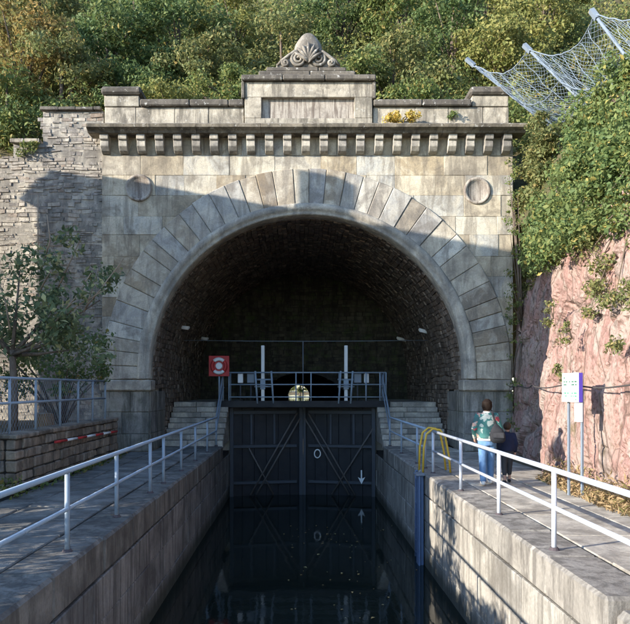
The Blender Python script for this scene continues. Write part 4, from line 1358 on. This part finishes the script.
for (yy, zz_, nn, lab) in ((13.4, 2.9, 5, 'tuft of weeds on the rock up and left of the sign'), (14.6, 3.4, 6, 'tuft of weeds high on the rock near its left edge'), (13.9, 2.1, 5, 'tuft of weeds on the rock beside the cable'), (11.2, 2.6, 6, 'tuft of weeds on the rock at the right picture edge')):
    cs = [(path_x(yy) - 0.12 + random.uniform(-0.05, 0.05), yy + random.uniform(-0.2, 0.2), zz_ + random.uniform(-0.25, 0.25)) for _ in range(nn)]
    bush(lab, cs, [random.uniform(0.07, 0.16) for _ in cs], 240, 0.06, M['leaf_olive'], 'rock_plant', 'plant', stem_to=(path_x(yy) - 0.02, yy, zz_ - 0.05))
# dry grass at the foot of the rock
n = 2600
gy = rng.uniform(9.6, 14.6, n)
gz = rng.random(n) ** 2.5 * 0.5 * (0.4 + 0.6 * np.sin(gy * 5.0) ** 2)
gx = np.array([path_x(a) for a in gy]) - 0.06 - rng.random(n) ** 1.5 * 0.34 * (1 - gz) + gz * 0.1
o = me_obj('dry_grass', leaves_mesh('dry_grass', np.stack([gx, gy, gz + 0.02], 1), 0.13, None, 0.1, aspect=0.18), M['dry_grass'])
tag(o, 'dry brown grass and leaf litter along the foot of the rock', 'grass', kind='stuff')
n = 900
gy = rng.uniform(12.0, 19.5, n); gx = -4.93 + rng.random(n) * 0.18; gz = rng.random(n) * 0.14
gx[:420] = rng.uniform(-6.2, -4.8, 420); gy[:420] = 12.25 - rng.random(420) * 0.35; gz[:420] = rng.random(420) * 0.35
o = me_obj('weeds', leaves_mesh('weeds', np.stack([gx, gy, gz + 0.02], 1), 0.08, None, 0.4), M['leaf_mid'])
tag(o, 'green weeds at the foot of the low garden wall', 'weeds', kind='stuff')
# leaves drifting on the water
n = 70
gx = rng.normal(0.9, 0.75, n); gy = 11.4 + rng.random(n) ** 0.8 * 8.5
ok = (gx > LX + 0.1) & (gx < RX - 0.1)
me = leaves_mesh('floating_leaves', np.stack([gx, gy, np.full(n, -1.992)], 1)[ok], 0.07, None, 30.0, 0.2)
tag(me_obj('floating_leaves', me, M['float']), 'scattered dead leaves floating on the dark water', 'leaves', kind='stuff')

# left garden tree: trunk, long bare shoots, big glossy leaves
TB = Vector((-5.68, 14.0, 0.9))
gt = thing('garden_tree', 'small broad-leaved tree with long bare shoots behind the wire fence', 'tree', TB)
F0 = at(12, 350, 14.0)
branches = [at(-40, 300, 13.6), at(20, 270, 14.2), at(60, 300, 14.6), at(85, 330, 14.8), at(45, 340, 13.5), at(100, 300, 15.0), at(-10, 320, 14.4), at(70, 350, 14.0)]
specs = [([TB - Vector((0, 0, 0.1)), TB.lerp(F0, 0.5) + Vector((0.03, 0, 0)), F0], [0.085, 0.075, 0.065])]
for e in branches:
    specs.append(([F0 - Vector((0, 0, 0.1)), F0.lerp(e, 0.45) + Vector((0, 0, -0.08)), e], [0.05, 0.032, 0.012]))
tubes('trunk', specs, M['bark'], gt, 8)
shoots = []
for a, m_, e in (((38, 262), (38, 240), (38, 195)), ((45, 258), (50, 240), (47, 215)), ((58, 288), (70, 262), (82, 236)), ((50, 328), (75, 298), (91, 273)), ((84, 312), (92, 290), (98, 268)), ((85, 308), (100, 290), (124, 258)), ((40, 290), (50, 272), (58, 275)), ((60, 320), (78, 305), (105, 290)), ((40, 268), (48, 262), (56, 258)), ((10, 330), (5, 300), (-5, 270))):
    yy = random.uniform(13.6, 14.8)
    shoots.append(([at(*a, yy), at(*m_, yy - 0.05), at(*e, yy - 0.1)], [0.02, 0.014, 0.008]))
for q_, r_ in shoots:
    tube('bare_shoot', q_, r_, M['twig'], gt, 6)
cs, rs = [], []
for i in range(70):
    px, py = random.gauss(48, 34), random.gauss(322, 30)
    if py > 368 or py < 245 or px > 118: continue
    cs.append(tuple(at(px, py, random.uniform(13.4, 15.2)))); rs.append(random.uniform(0.16, 0.34))
for px, py in ((15, 262), (22, 255), (30, 268), (10, 275), (75, 250), (60, 240), (108, 285), (112, 275), (70, 235)):
    cs.append(tuple(at(px, py, 14.3))); rs.append(0.22)
pts, nrm = clump_points(cs, [r * 1.25 for r in rs], 3000)
reparent(me_obj('crown', leaves_mesh('crown', pts, 0.13, None, 0.0, aspect=0.5), M['leaf_tree']), gt)
cs, rs = [], []
for i in range(40):
    px, py = random.uniform(-10, 105), random.uniform(335, 392)
    cs.append(tuple(at(px, py, random.uniform(16.5, 19)))); rs.append(random.uniform(0.2, 0.45))
bush('dark shrub filling the garden behind the wire fence', cs, rs, 3000, 0.10, M['leaf_dark'], 'garden_shrub', 'shrub', stem_to=(-5.9, 17.5, 0.9))
p = at(48, 420, 15.0)
b = bmesh.new()
bmesh.ops.create_cone(b, cap_ends=True, segments=18, radius1=0.24, radius2=0.20, depth=0.42, matrix=Matrix.Translation((p.x - 0.3, 15.6, 1.12)))
for v in b.verts:
    v.co += Vector((random.uniform(-0.02, 0.02), random.uniform(-0.02, 0.02), random.uniform(-0.015, 0.015)))
tag(from_bm('tree_stump', b, M['stump']), 'sawn tree stump behind the wire fence', 'stump')

# sunlit greenery beyond the far end of the tunnel
for (x, y, s, mt, lab) in ((-3.5, 200, 1.5, 'leaf_yellow', 'yellow-green tree seen at the far end of the bore on the left'), (0.6, 205, 1.6, 'leaf_mid', 'sunlit green tree seen in the middle of the far tunnel opening'), (4.6, 202, 1.5, 'leaf_yellow', 'yellow-green tree seen at the far end of the bore on the right')):
    cm, tm = protos[1]
    t = thing('far_tree', lab, 'tree', (x, y, -0.8))
    t.scale = (s, s, s)
    for nm, me, m in (('crown', cm, M[mt]), ('trunk', tm, M['bark'])):
        o = bpy.data.objects.new(nm, me); C.objects.link(o); o.parent = t
        o.material_slots[0].link = 'OBJECT'; o.material_slots[0].material = m

# ------------------------------------------------------------------ lock keeper's house left of the picture (throws the shade on the portal)
U = Vector((0.875, -0.484, 0)); Wd = Vector((0.484, 0.875, 0))
TC = Vector((-14.26, 17.76, 10.9))       # far left top corner of the roof edge
hs = thing('keeper_house', 'cream rendered lock keeper house with dark mansard roof standing left of the quay', 'house', (TC.x + 3, TC.y - 5, 0))
LU, LW = 8.2, 6.0
def hp(a, w_, z): return TC + U * a - Wd * w_ + Vector((0, 0, z - TC.z))
def hull(name, ring0, ring1, mat):
    b = bmesh.new()
    A = [b.verts.new(p) for p in ring0]; B = [b.verts.new(p) for p in ring1]
    b.faces.new(list(reversed(A))); b.faces.new(B)
    for i in range(4):
        j = (i + 1) % 4
        b.faces.new((A[i], A[j], B[j], B[i]))
    bmesh.ops.recalc_face_normals(b, faces=b.faces)
    return reparent(from_bm(name, b, mat), hs)
def rect(e, z): return [hp(-e, -e, z), hp(LU + e, -e, z), hp(LU + e, LW + e, z), hp(-e, LW + e, z)]
hull('wall', rect(0.12, -0.2), rect(0.12, 9.72), M['plaster'])
hull('roof', rect(0.32, 9.725), rect(0.0, 10.9), M['slate'])
hull('roof_cap', rect(0.0, 10.902), [hp(2, 2, 11.2), hp(LU - 2, 2, 11.2), hp(LU - 2, LW - 2, 11.2), hp(2, LW - 2, 11.2)], M['slate'])
hull('chimney', [hp(4.35, 0.05, 10.4), hp(5.0, 0.05, 10.4), hp(5.0, 0.5, 10.4), hp(4.35, 0.5, 10.4)], [hp(4.35, 0.05, 12.15), hp(5.0, 0.05, 12.15), hp(5.0, 0.5, 12.15), hp(4.35, 0.5, 12.15)], M['garden_wall'])
for fl in (1.2, 4.0, 6.8):
    for k in range(3):
        a = 1.2 + k * 2.4
        for side_w in (-0.13, LW + 0.13):
            s_ = -1 if side_w < 0 else 1
            wv = hull('window', [hp(a, side_w, fl), hp(a + 1, side_w, fl), hp(a + 1, side_w + s_ * 0.05, fl), hp(a, side_w + s_ * 0.05, fl)], [hp(a, side_w, fl + 1.5), hp(a + 1, side_w, fl + 1.5), hp(a + 1, side_w + s_ * 0.05, fl + 1.5), hp(a, side_w + s_ * 0.05, fl + 1.5)], M['glass'])
# unseen hedgerow and hazel, added to shade the quay, railing and people
cs, rs = [], []
for i in range(190):
    cs.append((random.uniform(-6.3, -5.7), random.uniform(2.0, 11.9), random.uniform(0.15, 1.75))); rs.append(random.uniform(0.25, 0.42))
bush('unseen hedgerow added outside the picture to shade the near left quay', cs, rs, 22000, 0.11, M['leaf_mid'], 'shade_hedge', 'shade_hedge', stem_to=(-6.0, 8, 0.0))
cs, rs = [], []
for i in range(36):
    cs.append((random.uniform(-6.8, -5.7), random.uniform(7.9, 9.6), random.uniform(1.4, 4.9))); rs.append(random.uniform(0.25, 0.5))
bush('unseen hazel added outside the picture to dapple the right quay with shade', cs, rs, 3000, 0.12, M['leaf_mid'], 'shade_bush', 'bush', stem_to=(-6.2, 9.0, 0.0))

# ------------------------------------------------------------------ people
def cloth_mat(name, col, bumpy=0.5, rough=0.85):
    t = NT(name)
    n1 = t.noise(t.pos(), 14, 4, 0.6)
    c = t.mix(t.ramp(n1, [(0.3, 0.5), (0.7, 0.0)]), col, tuple(x * 0.55 for x in col))
    t.bump(n1, bumpy, 0.02)
    return t.done(c, rough, 0.15)
M['skin'] = cloth_mat('skin', (0.46, 0.28, 0.21), 0.05, 0.55)
M['denim'] = cloth_mat('blue_denim', (0.13, 0.24, 0.42))
M['navy'] = cloth_mat('navy_cloth', (0.022, 0.028, 0.06))
M['greycloth'] = cloth_mat('dark_grey_cloth', (0.05, 0.05, 0.055))
M['hair'] = cloth_mat('brown_hair', (0.016, 0.009, 0.006), 0.9, 0.7)
M['hair2'] = cloth_mat('light_brown_hair', (0.06, 0.036, 0.022), 0.9, 0.6)
M['shoe'] = cloth_mat('white_shoe', (0.70, 0.68, 0.64), 0.1, 0.6)
def jacket_mat():
    t = NT('patterned_jacket')
    nz = t.n('ShaderNodeTexNoise'); nz.inputs['Scale'].default_value = 14; t.l(t.pos(), nz.inputs['Vector'])
    v = t.voro(t.mix(0.12, t.pos((1, 1, 1.15)), nz.outputs['Color']), 12, 'F1', 'Color')
    sep = t.n('ShaderNodeSeparateColor'); t.l(v, sep.inputs[0])
    c = t.ramp(sep.outputs[0], [(0.0, (0.05, 0.15, 0.14)), (0.42, (0.42, 0.42, 0.38)), (0.54, (0.06, 0.12, 0.12)), (0.66, (0.45, 0.28, 0.22)), (0.80, (0.36, 0.06, 0.07)), (0.87, (0.36, 0.40, 0.36))], 'CONSTANT')
    n1 = t.noise(t.pos(), 12, 4, 0.6)
    t.bump(n1, 0.5, 0.02)
    return t.done(c, 0.8, 0.2)
M['jacket'] = jacket_mat()

class Fig:
    """collects closed shapes of one garment or body in local metres (x right, y ahead, z up)"""
    def __init__(self): self.V, self.F = [], []
    def add(self, V, F):
        b = len(self.V); self.V += [tuple(v) for v in V]; self.F += [tuple(i + b for i in f) for f in F]
    def chain(self, pts, rad, n=12):
        self.add(*tube_data(pts, rad, n))
        for p, r in ((pts[0], rad[0]), (pts[-1], rad[-1])): self.ball(p, (r, r, r))
    def ball(self, c, r, n=12):
        V, F = [], []
        for i in range(n + 1):
            a = PI * i / n
            for k in range(n):
                b = 2 * PI * k / n
                V.append((c[0] + r[0] * max(math.sin(a), 0.02) * math.cos(b), c[1] + r[1] * max(math.sin(a), 0.02) * math.sin(b), c[2] + r[2] * math.cos(a)))
        for i in range(n):
            for k in range(n):
                F.append((i * n + k, (i + 1) * n + k, (i + 1) * n + (k + 1) % n, i * n + (k + 1) % n))
        F.append(tuple(range(n))); F.append(tuple(reversed(range(n * n, n * n + n))))
        self.add(V, F)
    def loft(self, rings, n=18):
        V, F = [], []
        for (c, rx, ry) in rings:
            for k in range(n):
                a = 2 * PI * k / n
                V.append((c[0] + rx * math.cos(a), c[1] + ry * math.sin(a), c[2]))
        for i in range(len(rings) - 1):
            for k in range(n):
                F.append((i * n + k, i * n + (k + 1) % n, (i + 1) * n + (k + 1) % n, (i + 1) * n + k))
        F.append(tuple(reversed(range(n)))); F.append(tuple((len(rings) - 1) * n + k for k in range(n)))
        self.add(V, F)
    def build(self, name, mat, vox, smooth=4):
        me = bpy.data.meshes.new(name); me.from_pydata(self.V, [], self.F); me.update()
        o = me_obj(name, me, mat)
        m = o.modifiers.new('r', 'REMESH'); m.mode = 'VOXEL'; m.voxel_size = vox
        m = o.modifiers.new('s', 'SMOOTH'); m.iterations = smooth; m.factor = 0.5
        return o
def make_hand(f, w, d, side, s):
    """palm and five unequal, slightly curled fingers below wrist w; d = pointing direction"""
    w = Vector(w); d = Vector(d).normalized()
    fwd = Vector((0, 1, 0)); fwd = (fwd - d * fwd.dot(d)).normalized(); inn = Vector((-side, 0, 0))
    f.chain([w, w + d * 0.045 * s, w + d * 0.09 * s], [0.024 * s, 0.034 * s, 0.03 * s])
    for k, L in enumerate((0.062, 0.078, 0.072, 0.058)):
        b = w + d * 0.088 * s + fwd * (0.027 - 0.018 * k) * s
        f.chain([b, b + d * L * 0.5 * s + inn * 0.004 * s, b + d * L * 0.92 * s + inn * 0.022 * s], [0.0095 * s, 0.0088 * s, 0.0075 * s], 8)
    b = w + d * 0.03 * s + fwd * 0.028 * s
    f.chain([b, b + (d * 0.6 + fwd * 0.8) * 0.035 * s, b + (d * 0.9 + fwd * 0.5) * 0.062 * s], [0.012 * s, 0.011 * s, 0.009 * s], 8)
def person(label, loc, rz, s, K, kid=False):
    root = thing('person', label, 'person', loc)
    root.rotation_euler = (0, 0, rz)
    parts = []
    hip, kn = 0.86 * s, 0.46 * s
    feet = ((-1, -0.10 * s), (1, 0.16 * s))
    sh = 1.36 * s
    hd = 1.70 * s if kid else 1.53 * s
    hz = 1.55 * s
    hs_ = 1.18 if kid else 1.0              # a child's head is larger for its height
    body = Fig()
    body.loft([((0, 0, hip - 0.06 * s), 0.15 * s, 0.10 * s), ((0, 0, hip + 0.08 * s), 0.155 * s, 0.105 * s), ((0, 0, hip + 0.22 * s), 0.125 * s, 0.09 * s), ((0, 0, sh - 0.1 * s), 0.16 * s, 0.105 * s), ((0, 0, sh), 0.15 * s, 0.08 * s), ((0, 0.01 * s, sh + 0.06 * s), 0.06 * s, 0.055 * s)])
    body.chain([(0, 0.0, sh + 0.02 * s), (0, 0.015 * s, hz - 0.07 * s)], [0.058 * s, 0.052 * s])
    body.ball((0, 0.02 * s, hz + 0.015 * s), (0.073 * s * hs_, 0.09 * s * hs_, 0.112 * s * hs_), 16)
    body.ball((0, 0.05 * s, hz - 0.055 * s), (0.05 * s * hs_, 0.055 * s * hs_, 0.05 * s * hs_))          # jaw
    body.ball((0, 0.115 * s * hs_, hz - 0.005 * s), (0.012 * s, 0.02 * s, 0.022 * s))                      # nose
    for e in (-1, 1):
        body.ball((e * 0.074 * s * hs_, 0.015 * s, hz), (0.012 * s, 0.022 * s, 0.03 * s))                   # ears
    legs, shoes, arms = [], [], []
    for side, fy in feet:
        a = [(side * 0.082 * s, 0, hip), (side * 0.085 * s, fy * 0.5 + 0.03 * s, kn), (side * 0.085 * s, fy, 0.09 * s)]
        legs.append(a)
        body.chain(a, [0.08 * s, 0.055 * s, 0.04 * s])
        body.chain([(side * 0.085 * s, fy, 0.06 * s), (side * 0.09 * s, fy + 0.12 * s, 0.035 * s)], [0.036 * s, 0.03 * s])
    for side in (-1, 1):
        el = (side * K['elbow'][0] * s, (K['elbow'][1]) * s, 1.09 * s)
        wr = Vector((side * K['wrist'][0] * s, K['wrist'][1] * s, K['wrist'][2] * s))
        a = [(side * 0.165 * s, 0, sh - 0.03 * s), el, tuple(wr)]
        arms.append(a)
        body.chain(a, [0.05 * s, 0.038 * s, 0.026 * s])
        make_hand(body, wr, wr - Vector(el), side, s)
    parts.append((body.build('body', M['skin'], 0.0085 * max(s, 0.75), 3), True))
    jk = Fig()
    jk.loft([((0, 0, hip + 0.02 * s), 0.185 * s, 0.135 * s), ((0, 0, hip + 0.07 * s), 0.20 * s, 0.15 * s), ((0, 0, hip + 0.25 * s), 0.19 * s, 0.145 * s), ((0, 0, sh - 0.12 * s), 0.20 * s, 0.14 * s), ((0, 0, sh), 0.175 * s, 0.105 * s), ((0, 0.005 * s, sh + 0.05 * s), 0.085 * s, 0.075 * s)])
    for a in arms:
        jk.chain([a[0], a[1], Vector(a[1]).lerp(Vector(a[2]), 0.93)], [0.078 * s, 0.062 * s, 0.046 * s])
    parts.append((jk.build('jacket', K['top'], 0.014, 5), True))
    cl = Fig()
    cl.loft([((0, 0.005, sh + 0.035 * s), 0.085 * s, 0.078 * s), ((0, 0.012, sh + 0.075 * s), 0.073 * s, 0.07 * s)])
    parts.append((cl.build('collar', K['collar'], 0.01, 2), True))
    if not kid:
        hm = Fig(); hm.loft([((0, 0, hip + 0.0 * s), 0.188 * s, 0.138 * s), ((0, 0, hip + 0.045 * s), 0.197 * s, 0.147 * s)])
        parts.append((hm.build('hem', M['shoe'], 0.012, 2), True))
    tr = Fig()
    tr.loft([((0, 0, hip - 0.10 * s), 0.165 * s, 0.115 * s), ((0, 0, hip + 0.06 * s), 0.168 * s, 0.118 * s)])
    for a in legs:
        end = Vector(a[1]).lerp(Vector(a[2]), K['leg'])
        tr.chain([a[0], a[1], end], [0.10 * s, 0.076 * s, 0.066 * s])
    parts.append((tr.build('trousers', K['bottom'], 0.014, 4), True))
    for (side, fy) in feet:
        sf = Fig()
        sf.chain([(side * 0.085 * s, fy - 0.035 * s, 0.045 * s), (side * 0.088 * s, fy + 0.06 * s, 0.042 * s), (side * 0.095 * s, fy + 0.16 * s, 0.034 * s)], [0.045 * s, 0.046 * s, 0.034 * s])
        parts.append((sf.build('shoe', K['shoe'], 0.01, 2), True))
    hr = Fig()
    hr.ball((0, 0.0, hz + 0.03 * s), (0.092 * s * hs_, 0.10 * s * hs_, 0.10 * s * hs_), 16)
    if not kid:
        hr.ball((0, -0.035 * s, hz - 0.02 * s), (0.09 * s, 0.065 * s, 0.08 * s), 14)
        for k in range(14):
            a = PI * (1.0 + k / 13)
            hr.chain([(0.075 * s * math.cos(a), 0.085 * s * math.sin(a), hz + 0.06 * s), (0.085 * s * math.cos(a), 0.085 * s * math.sin(a), hz - 0.02 * s), (0.07 * s * math.cos(a), 0.075 * s * math.sin(a), hz - (0.08 + 0.025 * random.random()) * s)], [0.02 * s, 0.02 * s, 0.01 * s], 8)
    parts.append((hr.build('hair', K['hair'], 0.008, 2), True))
    for o, _ in parts:
        o.parent = root
    for e in (-1, 1):                       # eyes and mouth
        b = bmesh.new(); bmesh.ops.create_uvsphere(b, u_segments=8, v_segments=6, radius=0.011 * s, matrix=Matrix.Translation((e * 0.03 * s * hs_, 0.098 * s * hs_, hz + 0.02 * s)))
        from_bm('eye', b, M['black'], root, True)
    from_bm('mouth', box_bm(-0.022 * s, 0.022 * s, 0.085 * s * hs_, 0.108 * s * hs_, hz - 0.052 * s, hz - 0.043 * s, 0.002), M['red'], root)
    return root, [o for o, _ in parts]
PW, PWR = Vector((3.70, 13.7, 0.012)), -0.12
w1, pa = person('person in a green, cream and red patterned jacket and blue jeans walking away', PW, PWR, 1.0, dict(elbow=(0.25, -0.02), wrist=(0.21, 0.16, 0.90), top=M['jacket'], collar=M['shoe'], bottom=M['denim'], shoe=M['shoe'], hair=M['hair'], leg=0.95))
PK = Vector((4.17, 13.95, 0.012))
w2, pb = person('child in a navy top walking beside the grown-up with the bag', PK, -0.1, 0.715, dict(elbow=(0.24, -0.03), wrist=(0.23, 0.08, 0.86), top=M['navy'], collar=M['greycloth'], bottom=M['greycloth'], shoe=M['black'], hair=M['hair2'], leg=0.55), True)
# shoulder bag: rounded sack with strap, hanging behind the grown-up's right hip
bagR = Matrix.Translation(PW) @ Matrix.Rotation(PWR, 4, 'Z')
bg_ = thing('shoulder_bag', 'black shoulder bag hanging on the back of the person in the patterned jacket', 'bag', bagR @ Vector((0.17, -0.21, 0.82)))
bf = Fig()
bf.loft([((0.17, -0.215, 0.83), 0.10, 0.05), ((0.17, -0.225, 0.88), 0.145, 0.075), ((0.165, -0.225, 0.98), 0.15, 0.08), ((0.155, -0.215, 1.08), 0.12, 0.065), ((0.145, -0.20, 1.16), 0.06, 0.035), ((0.14, -0.19, 1.20), 0.03, 0.02)])
bag_body = bf.build('pouch', M['black'], 0.014, 5)
sm = tubes_mesh('strap', [([(0.14, -0.19, 1.18), (0.11, -0.15, 1.30), (0.09, -0.09, 1.41), (0.09, 0.0, 1.44), (0.11, 0.10, 1.36), (0.2, 0.15, 1.1), (0.24, -0.02, 0.95), (0.25, -0.17, 0.9)], 0.02)], 8)
strap = me_obj('strap', sm, M['black'])
fp = bmesh.new(); box_bm(0.06, 0.27, -0.315, -0.305, 0.93, 1.04, 0.01, 0, fp)
pocket = from_bm('flap', fp, M['greycloth'])
for o in (bag_body, strap, pocket):
    o.parent = bg_
    o.matrix_parent_inverse = Matrix.Translation(bg_.location).inverted() @ bagR
dg = bpy.context.evaluated_depsgraph_get()
for o in pa + pb + [bag_body]:
    nm = bpy.data.meshes.new_from_object(o.evaluated_get(dg))
    nm.polygons.foreach_set('use_smooth', [True] * len(nm.polygons))
    o.modifiers.clear()
    o.data = nm
